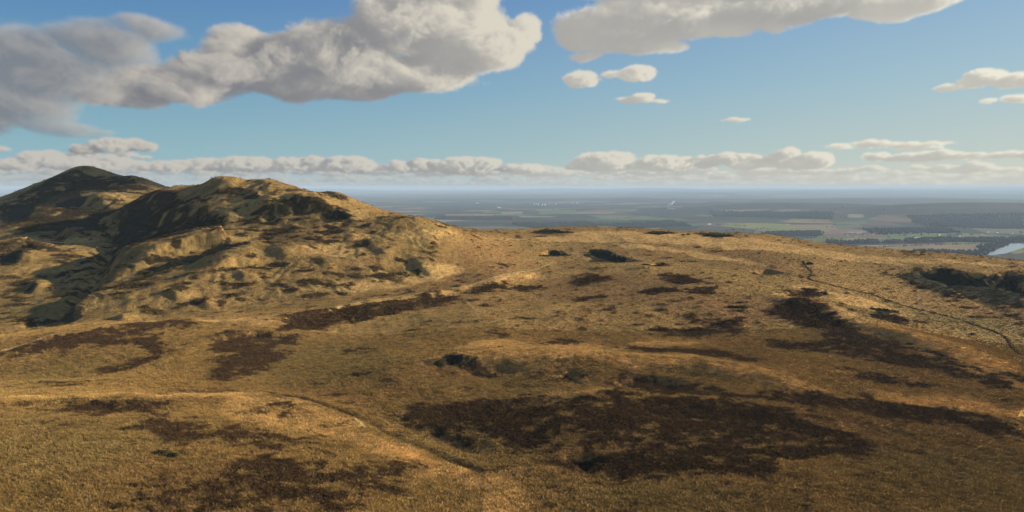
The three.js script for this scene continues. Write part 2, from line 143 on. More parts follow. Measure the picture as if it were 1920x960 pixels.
const HEATHER_AND_SHADE = [[[113.9,-236.5], [126.2,-231.1], [141.5,-219.9], [129.4,-217.2], [115.6,-224.7]], [[119.2,-199.6], [133.9,-197.4], [141.9,-190.7], [128.3,-191.3]], [[85.9,-317.2], [106.3,-317.9], [113.2,-308.8], [93.4,-308.4]], [[29.4,-370.2], [47.7,-375.6], [55.2,-365.9], [37.3,-361.4]], [[67.2,-385.0], [92.5,-389.0], [99.1,-378.6], [77.2,-374.0]], [[-118.2,-162.3], [-110.0,-165.8], [-101.2,-162.3], [-109.3,-158.8]], [[-169.9,-224.7], [-150.8,-223.3], [-130.3,-213.1], [-144.3,-208.5]], [[-109.9,-206.7], [-92.2,-212.1], [-84.1,-208.9], [-98.3,-203.4]], [[-54.7,-168.8], [-48.7,-177.0], [-43.7,-174.1], [-49.8,-166.0]], [[-30.1,-142.0], [-21.9,-149.3], [-16.6,-145.1], [-22.7,-139.0]], [[-12.0,-249.4], [0.0,-252.1], [5.9,-247.0], [-5.9,-244.5]], [[-73.2,-269.0], [-59.6,-275.7], [-55.5,-266.7], [-67.2,-262.1]], [[-537.5,-715.1], [-526.6,-748.9], [-510.1,-769.5], [-496.0,-791.1], [-458.9,-774.4], [-418.7,-755.6], [-376.7,-714.2], [-392.9,-698.1], [-450.2,-710.8], [-443.2,-665.4], [-454.3,-643.4], [-454.7,-602.7]], [[-463.9,-657.2], [-416.3,-655.8], [-361.5,-631.8], [-336.2,-558.9], [-389.9,-576.9], [-413.5,-565.4]], [[259.5,-449.5], [274.3,-453.6], [291.9,-450.3], [299.2,-439.8], [312.1,-438.4], [335.7,-442.6], [288.9,-378.9], [282.5,-386.3], [277.8,-397.6], [265.1,-407.3], [252.1,-418.4], [252.2,-433.3]], [[-330.8,-557.0], [-336.3,-583.2], [-350.6,-663.7], [-273.1,-563.0], [-256.5,-538.4], [-212.1,-500.5], [-200.8,-487.8], [-201.9,-475.5], [-230.2,-464.1], [-269.0,-488.8], [-295.6,-499.9]], [[-190.5,-506.3], [-173.6,-515.4], [-143.6,-509.2], [-122.0,-502.1], [-139.2,-493.0], [-172.9,-501.0]], [[-161.7,-530.0], [-141.6,-532.3], [-122.1,-519.6], [-145.6,-516.4]], [[-381.4,-503.9], [-381.3,-538.1], [-343.5,-500.8], [-326.8,-449.4], [-341.9,-450.7]], [[-513.8,-682.6], [-509.5,-723.8], [-487.6,-743.4], [-424.0,-713.8], [-395.4,-702.6], [-437.9,-699.8], [-451.0,-669.1], [-448.9,-621.4]], [[-435.6,-616.4], [-403.4,-635.0], [-368.1,-617.3], [-349.5,-577.8], [-373.0,-564.5]], [[-198.3,-258.0], [-194.0,-269.7], [-183.9,-277.3], [-171.5,-282.7], [-155.4,-282.1], [-140.0,-273.7], [-134.6,-267.2], [-134.5,-254.3], [-135.4,-241.0], [-142.0,-232.6], [-150.8,-237.0], [-152.0,-246.0], [-145.9,-256.6], [-147.3,-263.6], [-155.7,-266.6], [-169.1,-264.2], [-180.0,-261.5], [-188.3,-255.4], [-194.5,-252.7]], [[-175.8,-284.2], [-163.1,-300.8], [-147.3,-308.0], [-140.1,-298.9], [-155.4,-286.3]], [[-131.2,-278.4], [-128.3,-287.1], [-111.4,-290.9], [-97.4,-290.6], [-88.7,-286.1], [-93.9,-276.3], [-87.6,-261.6], [-86.6,-245.3], [-89.7,-232.8], [-94.9,-222.6], [-106.2,-226.0], [-105.7,-219.8], [-107.0,-238.2], [-107.8,-253.8], [-119.4,-264.1], [-125.4,-272.9]], [[-109.0,-307.4], [-108.0,-323.1], [-92.4,-341.5], [-68.6,-359.9], [-39.2,-380.3], [-32.4,-370.8], [-29.5,-353.7], [-43.8,-344.6], [-53.3,-335.2], [-62.5,-327.3], [-72.4,-325.0], [-80.5,-315.6], [-90.2,-305.7], [-103.4,-294.6]], [[-133.7,-179.1], [-127.0,-183.0], [-112.3,-183.1], [-104.4,-186.1], [-99.4,-179.7], [-94.4,-166.6], [-103.1,-167.7], [-111.3,-172.1], [-122.9,-173.0]], [[-93.7,-166.7], [-91.3,-171.0], [-82.8,-170.6], [-77.0,-164.0], [-68.3,-162.1], [-55.6,-155.8], [-51.6,-159.0], [-47.8,-163.8], [-46.8,-160.3], [-49.5,-152.5], [-52.9,-147.9], [-58.4,-143.6], [-63.7,-145.1], [-67.6,-148.5], [-73.8,-149.0], [-78.0,-147.8], [-85.7,-150.8], [-89.7,-155.9]], [[-58.7,-138.6], [-52.0,-138.8], [-47.8,-146.9], [-43.2,-151.8], [-33.5,-147.1], [-29.7,-140.0], [-29.5,-134.0], [-22.7,-132.5], [-17.8,-128.4], [-19.1,-122.9], [-27.1,-122.6], [-30.6,-116.6], [-33.8,-114.4], [-53.0,-115.3], [-54.8,-119.6], [-52.8,-124.2], [-49.7,-129.5], [-55.7,-134.0]], [[-74.1,-122.3], [-68.7,-123.5], [-55.3,-120.5], [-46.4,-117.8], [-41.3,-114.5], [-73.1,-117.2]], [[-73.2,-128.1], [-71.0,-131.7], [-67.7,-131.6], [-63.3,-124.9], [-67.4,-122.9]], [[-61.5,-129.9], [-57.3,-132.5], [-51.8,-129.5], [-53.3,-123.0], [-58.1,-124.5]], [[-35.5,-190.9], [-31.2,-192.9], [-25.6,-198.0], [-16.1,-199.6], [0.0,-195.7], [15.7,-195.2], [25.5,-198.0], [38.0,-196.3], [53.1,-193.7], [66.9,-188.3], [76.7,-182.3], [85.7,-176.4], [88.7,-168.2], [89.5,-162.2], [86.7,-152.1], [76.8,-152.3], [69.6,-147.5], [58.4,-143.4], [49.1,-136.7], [40.3,-133.3], [30.9,-135.1], [22.7,-139.0], [17.4,-142.0], [11.8,-144.6], [9.3,-151.9], [12.7,-156.3], [20.3,-156.0], [23.7,-153.4], [27.0,-158.2], [18.4,-161.8], [13.5,-166.7], [6.7,-164.7], [0.0,-162.3], [-8.3,-169.8], [-14.3,-176.5], [-20.5,-180.8], [-25.6,-186.3]], [[28.1,-205.6], [39.3,-222.3], [49.8,-221.4], [59.2,-216.5], [72.6,-204.9], [84.0,-200.3], [89.6,-198.3], [106.7,-206.9], [120.4,-201.7], [131.9,-194.4], [141.6,-186.2], [141.4,-181.9], [131.5,-168.8], [128.8,-174.6], [121.0,-182.3], [109.8,-183.3], [94.5,-182.6], [81.7,-187.3], [68.8,-193.8], [48.4,-200.3], [35.7,-201.2]], [[8.8,-219.4], [18.3,-227.5], [22.4,-222.9], [17.3,-215.6], [12.1,-215.2]], [[24.7,-228.0], [31.3,-229.2], [32.5,-225.1], [26.8,-222.7]], [[-31.9,-233.8], [-21.1,-239.0], [-11.3,-235.0], [-1.9,-234.8], [4.6,-230.0], [-7.3,-227.1], [-16.6,-230.1]], [[10.8,-271.0], [18.4,-288.7], [22.9,-286.8], [36.1,-282.6], [26.3,-274.3], [12.8,-267.0]], [[38.9,-269.8], [52.1,-271.4], [71.7,-263.5], [89.9,-255.1], [96.6,-245.9], [83.9,-237.6], [66.9,-245.4], [48.9,-254.4]], [[56.2,-293.6], [68.4,-306.3], [87.9,-306.3], [105.9,-301.8], [111.5,-297.2], [98.6,-294.1], [78.3,-288.5]], [[128.1,-335.5], [146.9,-355.8], [158.3,-355.9], [151.8,-317.8], [154.1,-288.2], [160.4,-271.1], [166.8,-260.4], [170.1,-252.7], [174.4,-241.3], [176.6,-229.2], [167.1,-216.5], [161.3,-217.7], [156.0,-231.1], [144.3,-243.0], [131.0,-247.6], [122.9,-255.8], [103.8,-270.4], [102.4,-278.4], [120.9,-280.2], [137.0,-286.1], [131.9,-306.6]], [[30.3,-425.0], [55.9,-441.1], [68.0,-429.4], [45.2,-407.3]], [[0.0,-400.0], [13.3,-419.6], [22.8,-410.4], [9.4,-393.3]], [[-12.7,-289.2], [-4.7,-295.2], [0.0,-286.2], [-7.8,-278.8]], [[94.1,-424.7], [112.3,-430.2], [116.2,-407.4], [96.9,-394.4]], [[100.2,-382.9], [120.5,-400.3], [114.8,-376.0], [102.9,-370.6]], [[157.7,-390.1], [178.0,-393.8], [185.3,-389.2], [159.4,-371.9]], [[-88.8,-415.9], [-73.8,-424.3], [-66.2,-418.1], [-77.4,-406.9]], [[-27.7,-387.9], [-9.8,-413.1], [0.0,-406.5], [-18.0,-378.0]], [[177.9,-328.5], [201.3,-346.4], [181.8,-312.4], [167.3,-304.1]], [[86.3,-206.0], [97.9,-202.4], [101.1,-195.8], [85.7,-196.7]], [[-60.4,-234.9], [-50.8,-234.4], [-47.4,-226.9], [-56.8,-228.1]], [[-77.8,-178.2], [-60.7,-187.8], [-56.6,-184.3], [-65.1,-175.1]], [[-30.7,-139.6], [-24.1,-147.8], [-19.1,-146.8], [-22.5,-138.1]]];  // heather patches; right hollow, gully flank and summit face also carry painted shade
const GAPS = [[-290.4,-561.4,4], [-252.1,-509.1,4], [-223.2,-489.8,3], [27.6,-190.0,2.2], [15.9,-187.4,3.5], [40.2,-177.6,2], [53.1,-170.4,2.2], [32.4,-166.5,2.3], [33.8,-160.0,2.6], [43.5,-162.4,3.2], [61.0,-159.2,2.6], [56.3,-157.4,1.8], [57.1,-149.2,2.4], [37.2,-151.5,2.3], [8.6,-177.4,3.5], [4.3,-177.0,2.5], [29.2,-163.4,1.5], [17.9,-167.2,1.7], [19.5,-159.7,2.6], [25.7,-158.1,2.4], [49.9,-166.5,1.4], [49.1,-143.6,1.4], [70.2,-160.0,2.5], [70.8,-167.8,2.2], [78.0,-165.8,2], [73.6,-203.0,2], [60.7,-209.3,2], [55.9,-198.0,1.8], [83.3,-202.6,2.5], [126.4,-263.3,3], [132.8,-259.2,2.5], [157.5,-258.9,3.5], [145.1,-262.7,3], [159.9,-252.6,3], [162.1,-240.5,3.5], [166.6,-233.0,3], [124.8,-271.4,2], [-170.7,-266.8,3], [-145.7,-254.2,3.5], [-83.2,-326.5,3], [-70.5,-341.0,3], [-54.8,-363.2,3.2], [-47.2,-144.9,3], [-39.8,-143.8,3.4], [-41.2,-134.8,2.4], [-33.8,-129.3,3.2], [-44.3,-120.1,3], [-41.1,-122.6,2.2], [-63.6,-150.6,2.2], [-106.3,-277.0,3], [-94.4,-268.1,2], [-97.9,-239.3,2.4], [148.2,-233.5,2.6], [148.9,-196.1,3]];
const PALE = [[[167.5,-406.7], [187.4,-393.8], [203.4,-376.4], [212.1,-350.5], [197.0,-334.3], [180.3,-354.4], [164.9,-385.1]], [[131.7,-522.2], [166.5,-479.2], [173.3,-452.0], [133.0,-495.6]], [[82.4,-550.5], [139.8,-521.5], [146.5,-502.0], [91.8,-529.3]], [[18.0,-571.8], [63.5,-576.8], [104.9,-555.3], [61.1,-554.0]], [[-116.8,-464.2], [-73.5,-467.9], [-38.0,-483.3], [-57.3,-454.4], [-99.2,-449.7]], [[-138.2,-438.2], [-114.0,-452.4], [-89.9,-438.1], [-114.7,-427.3]], [[-419.2,-567.0], [-363.9,-550.4], [-336.5,-548.1], [-321.8,-497.7], [-364.3,-513.6]], [[-269.1,-502.5], [-215.3,-471.9], [-193.1,-472.3], [-202.1,-458.4], [-236.9,-455.4]], [[-204.1,-521.3], [-165.7,-529.6], [-128.2,-511.4], [-161.1,-514.1]], [[-34.7,-240.1], [0.0,-247.9], [34.1,-250.7], [62.6,-244.1], [81.2,-229.8], [101.3,-206.2], [94.5,-202.0], [76.4,-216.1], [58.6,-228.1], [31.9,-233.8], [0.0,-236.6], [-20.8,-235.8]], [[147.7,-388.0], [160.6,-348.3], [165.6,-305.5], [179.9,-274.3], [187.4,-243.1], [167.5,-216.6], [163.1,-241.9], [158.2,-267.2], [145.9,-285.6], [145.0,-319.5]], [[92.3,-190.4], [115.2,-192.7], [141.4,-181.9], [152.4,-196.5], [140.5,-212.7], [114.7,-209.5]], [[-143.7,-185.6], [-124.9,-191.3], [-102.9,-193.4], [-78.6,-203.1], [-76.7,-198.2], [-100.7,-189.1], [-121.5,-186.0], [-140.1,-180.9]], [[-199.0,-258.9], [-189.9,-276.4], [-175.1,-288.8], [-156.1,-310.8], [-118.9,-310.9], [-91.9,-339.9], [-68.2,-357.8], [-31.1,-392.3], [14.2,-449.6], [13.9,-439.9], [-30.4,-383.2], [-71.7,-346.8], [-116.2,-303.8], [-147.3,-297.8], [-172.4,-284.3], [-187.5,-272.8], [-196.3,-255.3]], [[-86.4,-198.5], [-62.6,-193.8], [-35.9,-170.4], [-12.6,-154.7], [-7.2,-147.6], [-12.9,-143.6], [-26.2,-146.4], [-44.3,-160.6], [-59.4,-166.8], [-74.1,-169.5]], [[-25.4,-539.1], [66.0,-599.9], [146.1,-580.4], [209.2,-553.6], [255.9,-507.0], [305.5,-483.9], [342.7,-461.4], [272.4,-465.9], [193.8,-512.1], [103.8,-549.4], [17.8,-564.0]], [[-445.5,-703.1], [-414.7,-707.4], [-369.2,-694.5], [-310.4,-592.0], [-370.8,-657.7], [-430.0,-686.8]], [[-13.2,-274.4], [8.8,-274.8], [76.1,-280.0], [80.6,-272.5], [7.9,-247.2], [-22.3,-253.1]], [[-3.2,-200.3], [9.7,-199.6], [25.9,-200.9], [35.3,-198.8], [14.2,-196.0]], [[-122.8,-387.1], [-85.0,-413.2], [-41.3,-435.1], [-27.3,-430.9], [-79.4,-384.9]], [[-11.4,-139.1], [0.0,-144.4], [3.9,-118.3], [-5.8,-118.2]]];
const OLIVE = [[[-132.7,-171.2], [-107.1,-169.9], [-89.6,-157.9], [-77.7,-144.8], [-80.8,-135.8], [-88.4,-130.5], [-92.9,-118.0], [-122.0,-156.9]], [[-193.2,-251.0], [-173.4,-257.7], [-159.1,-261.6], [-148.1,-236.5], [-156.1,-225.7], [-174.3,-225.7]], [[75.1,-154.0], [94.5,-157.1], [121.3,-167.9], [128.4,-164.7], [97.8,-124.2], [78.5,-121.1], [77.2,-137.0]], [[-14.2,-221.3], [7.2,-225.4], [24.2,-214.6], [26.1,-202.7], [0.0,-205.2], [-13.5,-209.2]], [[-39.1,-186.0], [-23.7,-182.6], [-8.1,-166.1], [-2.6,-157.5], [-7.3,-150.0], [-15.4,-157.7], [-27.9,-171.8]], [[208.4,-385.9], [237.2,-363.4], [273.0,-356.9], [221.4,-288.0], [215.5,-303.0], [210.1,-329.3], [157.9,-309.8], [163.5,-342.7]], [[13.8,-140.9], [31.3,-132.2], [47.9,-133.3], [50.0,-117.2], [9.7,-117.9]], [[-307.1,-402.8], [-277.8,-402.1], [-247.5,-365.8], [-265.7,-362.6], [-287.2,-375.9]], [[-394.6,-754.2], [-395.4,-702.6], [-450.2,-710.8], [-304.0,-579.5], [-347.2,-581.8], [-415.3,-587.1], [-431.4,-571.3]], [[-103.6,-269.9], [-61.7,-297.0], [-36.5,-227.2], [-68.5,-212.8], [-89.7,-232.8]]];
const RUGGED = [[[-267.7,-349.7], [-252.3,-351.8], [-234.3,-345.9], [-183.9,-349.9], [-137.2,-359.4], [-95.8,-377.1], [-64.9,-409.6], [-55.1,-435.6], [-31.6,-502.6], [-39.5,-502.8], [-68.5,-484.9], [-107.4,-507.4], [-131.9,-526.6], [-199.1,-554.4], [-244.2,-558.6], [-304.8,-590.3], [-376.3,-708.1], [-475.6,-803.0], [-499.5,-796.9], [-529.7,-753.5], [-554.0,-737.5]]];
const PATHS = [[1.7,"pale",[[-199.4,-259.4], [-190.5,-277.3], [-175.8,-290.0], [-162.9,-324.5], [-120.3,-314.6], [-92.8,-343.3], [-69.5,-364.4], [-31.3,-395.4], [-6.7,-425.0], [14.4,-455.4], [31.0,-491.5]]], [0.9,"pale",[[-80.4,-205.7], [-67.9,-200.4], [-56.1,-193.1], [-46.7,-186.2], [-39.2,-176.0]]], [1.2,"dark",[[-75.3,-203.0], [-64.1,-198.7], [-52.9,-192.6], [-41.5,-183.0]]], [0.8,"dark",[[-38.2,-181.2], [-27.5,-169.4], [-18.4,-161.8], [-12.8,-157.3]]], [0.7,"dark",[[-87.6,-128.9], [-84.7,-133.1], [-80.4,-137.0]]], [0.6,"pale",[[-29.2,-375.5], [-20.6,-345.6], [-15.7,-318.4], [-14.2,-306.3]]], [0.35,"dark",[[44.4,-349.1], [38.5,-283.5], [32.2,-228.2], [28.9,-202.6]]], [0.5,"dark",[[79.8,-209.1], [73.3,-189.2], [61.3,-152.0], [52.6,-133.6], [46.9,-117.2]]], [0.6,"dark",[[38.5,-132.7], [39.6,-124.1], [41.1,-116.9]]], [0.8,"dark",[[93.1,-344.6], [105.6,-331.9], [114.5,-312.5], [117.5,-300.6]]], [0.7,"dark",[[-7.1,-145.0], [-2.1,-131.2], [2.4,-118.6]]], [0.5,"dark",[[-10.2,-139.4], [-9.5,-118.1]]], [0.5,"dark",[[-6.5,-145.1], [-5.8,-118.5]]], [0.6,"dark",[[-100.3,-190.7], [-90.3,-176.0]]], [0.6,"dark",[[-100.4,-141.9], [-101.0,-153.8], [-95.4,-161.4]]], [0.6,"dark",[[62.1,-137.0], [53.3,-117.7]]], [0.5,"dark",[[95.8,-192.9], [89.7,-181.2]]], [0.5,"dark",[[78.7,-170.2], [72.3,-157.5]]], [0.7,"dark",[[-105.2,-197.7], [-91.6,-202.9], [-81.7,-207.0]]], [0.9,"dark",[[-146.9,-189.8], [-139.3,-192.1], [-124.0,-192.3]]]];
const SCARPS = [[-423.8,-752.2,60,5,24,14,26], [-242.0,-553.4,50,4,22,14,24], [-200.5,-546.1,50,4,26,14,26], [-512.4,-749.9,60,4,24,14,24], [-277.2,-534.9,45,5,20,7,25], [-355.3,-500.7,50,5,20,7,25], [-338.9,-461.5,40,5,16,7,20], [-373.0,-564.5,50,6,30,9,30], [-473.1,-670.5,60,8,40,14,40], [-401.6,-657.3,40,5,25,9,25], [-160.1,-510.9,40,4,20,7,25], [-141.6,-532.3,35,3,18,7,25], [-181.7,-503.7,40,4,18,6,25], [-123.8,-493.0,40,3,12,5,20], [-203.5,-531.0,40,3,14,5,20], [-297.0,-416.0,50,3.5,8,5,15], [-199.4,-340.6,40,2.5,6,4,12], [-166.4,-360.9,40,2.5,8,4,14], [-186.3,-366.6,40,3,6,4,14], [-61.0,-428.9,60,3,14,6,22], [-91.0,-444.0,40,2.5,10,5,18], [-119.3,-419.4,40,2.5,9,5,16], [-148.6,-428.0,45,3,10,5,18], [-159.7,-395.6,45,2.5,9,5,16]];
const BREAKS = [["raise",1.7,12,14,[[-37.3,-232.4], [-19.1,-238.7], [0.0,-240.9], [32.8,-241.2], [60.7,-236.6], [78.7,-222.6], [98.6,-203.9]]], ["raise",2.2,14,16,[[143.5,-376.9], [155.5,-337.1], [161.7,-298.1], [176.1,-268.3], [184.2,-239.1]]], ["raise",1.4,14,12,[[0.0,-198.2], [22.2,-196.6], [38.2,-197.5], [66.7,-187.7], [93.6,-180.8], [117.4,-172.4]]], ["raise",1.4,10,14,[[-198.3,-258.0], [-173.9,-286.8], [-117.4,-307.0], [-71.7,-346.8], [-30.9,-389.3]]], ["raise",1.6,12,14,[[-140.1,-180.9], [-122.0,-186.7], [-100.3,-188.4], [-76.5,-197.6], [-54.8,-188.2], [-27.3,-168.3]]], ["raise",1.8,12,22,[[-18.9,-396.4], [14.1,-446.4], [51.0,-460.8], [105.1,-458.4]]], ["raise",1.6,14,22,[[10.1,-318.2], [50.1,-331.2], [91.9,-340.0], [109.8,-313.3]]], ["carve",1.5,4,14,[[-136.0,-179.3], [-124.5,-183.6], [-104.0,-185.4]]], ["carve",5,11,45,[[258.3,-447.3], [273.3,-455.0], [290.2,-453.2], [294.9,-443.9], [308.9,-438.7], [321.4,-441.7], [332.7,-438.5]]], ["carve",4,5,16,[[56.3,-528.9], [66.9,-530.3], [77.8,-519.5], [84.5,-498.2], [92.2,-486.6]]], ["carve",3,4,14,[[21.6,-526.2], [29.5,-534.0], [39.8,-531.9], [43.6,-522.0]]], ["carve",2.2,4,14,[[-34.2,-236.8], [-21.2,-240.5], [-11.4,-236.1], [-1.9,-235.7], [5.6,-230.8]]], ["carve",2.0,4,14,[[8.9,-222.3], [18.3,-227.5], [25.6,-228.0]]], ["carve",1.8,4,16,[[29.2,-207.4], [39.4,-222.9], [50.0,-222.4], [59.6,-218.1]]], ["carve",1.3,6,14,[[-34.1,-191.5], [-20.6,-181.9], [-11.5,-177.1], [0.0,-164.8]]], ["carve",2,5,16,[[8.8,-154.0], [12.8,-157.0], [20.3,-156.3], [25.0,-153.9]]], ["carve",2.4,4,18,[[154.5,-444.2], [170.8,-450.1], [178.6,-438.6]]], ["carve",1.6,3,12,[[93.3,-468.6], [105.3,-476.1], [110.7,-464.0]]], ["carve",1.6,4,16,[[142.9,-375.4], [168.3,-393.1], [185.3,-389.2]]], ["carve",1.6,4,16,[[138.0,-183.3], [146.0,-191.1], [146.2,-188.4]]], ["carve",1.8,4,16,[[-129.7,-279.9], [-112.3,-293.3], [-93.2,-292.0]]], ["carve",1.8,4,16,[[-109.4,-312.2], [-88.4,-347.4], [-58.9,-371.0], [-32.9,-377.0]]], ["raise",9,10,35,[[-234.0,-419.5], [-229.3,-433.5], [-213.4,-443.8], [-192.9,-453.6], [-183.8,-457.9]]], ["raise",5,8,24,[[-287.3,-497.7], [-260.8,-442.9], [-251.7,-412.4], [-241.6,-380.0], [-229.2,-351.0]]], ["raise",8,14,36,[[-332.6,-568.4], [-330.7,-594.3], [-310.4,-592.0], [-282.6,-573.5]]], ["raise",5,9,25,[[-277.2,-534.9], [-247.6,-526.2], [-215.4,-508.6], [-200.8,-491.7]]], ["raise",5,10,30,[[-364.0,-480.5], [-379.3,-523.3], [-368.3,-525.2]]], ["raise",5,12,40,[[-481.2,-682.3], [-443.2,-682.0], [-391.3,-657.3]]], ["raise",4,7,22,[[-189.6,-492.8], [-174.4,-505.6], [-150.8,-506.3], [-125.8,-501.3]]], ["raise",3.5,7,22,[[-183.1,-399.1], [-170.3,-414.7], [-152.7,-420.4]]]];
const GULLIES = [[9,5,[[-334.2,-576.9], [-312.8,-527.1], [-283.2,-479.5], [-254.6,-417.4], [-248.0,-385.3], [-248.4,-350.1]]], [2.4,0.8,[[-75.3,-203.0], [-56.1,-193.1], [-41.5,-183.0], [-21.7,-167.2], [-7.3,-149.1]]], [2.5,1.2,[[-67.0,-435.1], [-59.0,-426.2], [-53.2,-419.8]]]];
const BROWN = [[[-49.8,-451.2], [0.0,-555.0], [14.8,-467.2], [-18.9,-396.4], [-45.5,-410.1]], [[0.0,-430.6], [70.7,-446.9], [109.1,-405.1], [111.3,-359.4], [67.4,-353.6], [11.7,-369.3]], [[92.2,-362.7], [144.7,-380.1], [123.8,-310.8], [80.5,-296.7]], [[147.5,-308.6], [162.8,-275.2], [163.1,-241.9], [123.7,-240.9]], [[76.1,-280.0], [106.8,-278.5], [101.7,-234.8], [77.9,-231.2]], [[-88.8,-143.7], [-62.3,-141.8], [-46.5,-129.6], [-58.0,-122.1], [-76.2,-125.8]], [[90.1,-185.7], [125.6,-184.8], [115.6,-159.7], [87.5,-156.0]], [[-435.6,-616.4], [-391.1,-639.6], [-333.5,-558.0], [-379.3,-547.6]], [[-169.2,-467.7], [-119.0,-473.0], [-70.4,-446.3], [-103.6,-409.0], [-143.7,-413.2]], [[161.7,-555.2], [218.2,-512.5], [180.5,-438.8], [140.7,-456.5]]];
const DARK = [[[55.5,-521.2], [60.8,-531.7], [71.2,-531.3], [78.1,-521.5], [83.4,-498.4], [89.9,-482.4], [71.5,-476.8], [58.3,-485.6]], [[21.3,-518.5], [29.4,-532.3], [39.7,-530.1], [43.3,-518.1], [32.4,-513.3]], [[17.8,-595.2], [26.9,-621.7], [38.7,-614.9], [47.6,-593.4], [32.3,-586.5]], [[112.5,-583.7], [124.7,-598.7], [135.9,-595.9], [140.6,-580.3], [124.0,-573.1]], [[155.3,-580.8], [178.6,-597.8], [190.5,-569.8], [168.1,-562.3]], [[254.1,-438.6], [267.5,-451.0], [288.1,-449.8], [293.6,-441.8], [308.1,-437.6], [332.7,-438.5], [290.2,-380.6], [283.5,-392.1], [276.8,-405.6], [257.2,-421.4]], [[-289.5,-499.7], [-324.8,-554.3], [-322.3,-566.2], [-308.4,-574.5], [-294.6,-560.8], [-288.5,-524.0], [-282.8,-498.2]], [[-227.9,-416.3], [-212.7,-427.5], [-189.6,-445.6], [-181.2,-446.6], [-180.5,-431.9], [-202.0,-412.2], [-214.8,-405.2]], [[-250.2,-348.7], [-255.8,-369.4], [-238.3,-365.3], [-222.3,-344.5], [-229.4,-334.4]], [[-303.2,-413.2], [-299.6,-419.8], [-291.4,-415.1], [-292.4,-407.0]], [[-356.0,-469.8], [-353.9,-482.4], [-332.8,-460.5], [-339.7,-452.5]], [[-513.8,-682.6], [-506.7,-703.4], [-474.3,-713.3], [-413.0,-676.5], [-418.8,-659.8], [-461.9,-661.8], [-463.0,-627.3]], [[-402.9,-596.4], [-392.2,-616.9], [-345.9,-575.6], [-344.2,-561.0], [-368.6,-564.6]], [[-65.0,-432.8], [-57.3,-426.4], [-53.0,-418.2], [-60.1,-422.2]], [[110.2,-338.0], [116.7,-345.5], [117.8,-336.8], [112.2,-331.9]], [[178.8,-337.9], [200.6,-360.4], [203.4,-350.1], [181.9,-331.2]], [[-31.8,-233.1], [-21.0,-237.7], [-15.1,-234.7], [-22.2,-230.7]], [[-14.7,-228.7], [-7.5,-232.4], [-2.8,-230.5], [-9.1,-227.1]], [[-138.7,-491.1], [-125.0,-498.2], [-111.8,-491.3], [-121.8,-484.7]], [[-185.7,-498.1], [-174.4,-505.6], [-166.6,-499.8], [-176.6,-494.3]]];  // dark green growth, plus hollows and faces whose shade is painted dark
const PLAIN = -270;

const weights = (() => {                                // thin plate through the measured heights
  const n = CONTROL.length, N = n + 3, A = Array.from({ length: N }, () => new Float64Array(N + 1));
  const U = (a, b) => { const d = hypot(a[0] - b[0], a[1] - b[1]) / 100; return d > 0 ? d * d * Math.log(d) : 0; };
  for (let i = 0; i < n; i++) {
    for (let j = 0; j < n; j++) A[i][j] = U(CONTROL[i], CONTROL[j]) + (i === j ? 0.01 : 0);
    [1, CONTROL[i][0] / 100, CONTROL[i][1] / 100].forEach((v, k) => { A[i][n + k] = v; A[n + k][i] = v; });
    A[i][N] = CONTROL[i][2];
  }
  for (let c = 0; c < N; c++) {
    let p = c; for (let r = c + 1; r < N; r++) if (abs(A[r][c]) > abs(A[p][c])) p = r;
    [A[c], A[p]] = [A[p], A[c]];
    for (let r = c + 1; r < N; r++) { const f = A[r][c] / A[c][c]; if (f) for (let k = c; k <= N; k++) A[r][k] -= f * A[c][k]; }
  }
  const w = new Float64Array(N);
  for (let r = N - 1; r >= 0; r--) { let s = A[r][N]; for (let k = r + 1; k < N; k++) s -= A[r][k] * w[k]; w[r] = s / A[r][r]; }
  return w;
})();
const X0 = -1000, Z0 = -1500, STEP = 6, NX = 341, NZ = 281, COARSE = new Float32Array(NX * NZ);
for (let j = 0; j < NZ; j++) for (let i = 0; i < NX; i++) {
  const x = (X0 + i * STEP) / 100, z = (Z0 + j * STEP) / 100, n = CONTROL.length;
  let s = weights[n] + weights[n + 1] * x + weights[n + 2] * z;
  for (let k = 0; k < n; k++) { const dx = x - CONTROL[k][0] / 100, dz = z - CONTROL[k][1] / 100, d = dx * dx + dz * dz; if (d > 0) s += weights[k] * 0.5 * d * Math.log(d); }
  const X = x * 100, Z = -z * 100, edge = max(ss(850, 1350, Z), ss(450, 900, X), ss(-640, -980, X));
  COARSE[j * NX + i] = lerp(clamp(s, -140, 110), PLAIN - 6, edge);
}
const cr4 = (a, b, c, d, t) => b + 0.5 * t * (c - a + t * (2 * a - 5 * b + 4 * c - d + t * (3 * (b - c) + d - a)));
function coarse(x, z) {
  const u = clamp((x - X0) / STEP, 1, NX - 3), v = clamp((z - Z0) / STEP, 1, NZ - 3), i = floor(u), j = floor(v), fu = u - i, fv = v - j, r = [];
  for (let k = -1; k < 3; k++) { const o = (j + k) * NX + i; r.push(cr4(COARSE[o - 1], COARSE[o], COARSE[o + 1], COARSE[o + 2], fu)); }
  return cr4(r[0], r[1], r[2], r[3], fv);
}

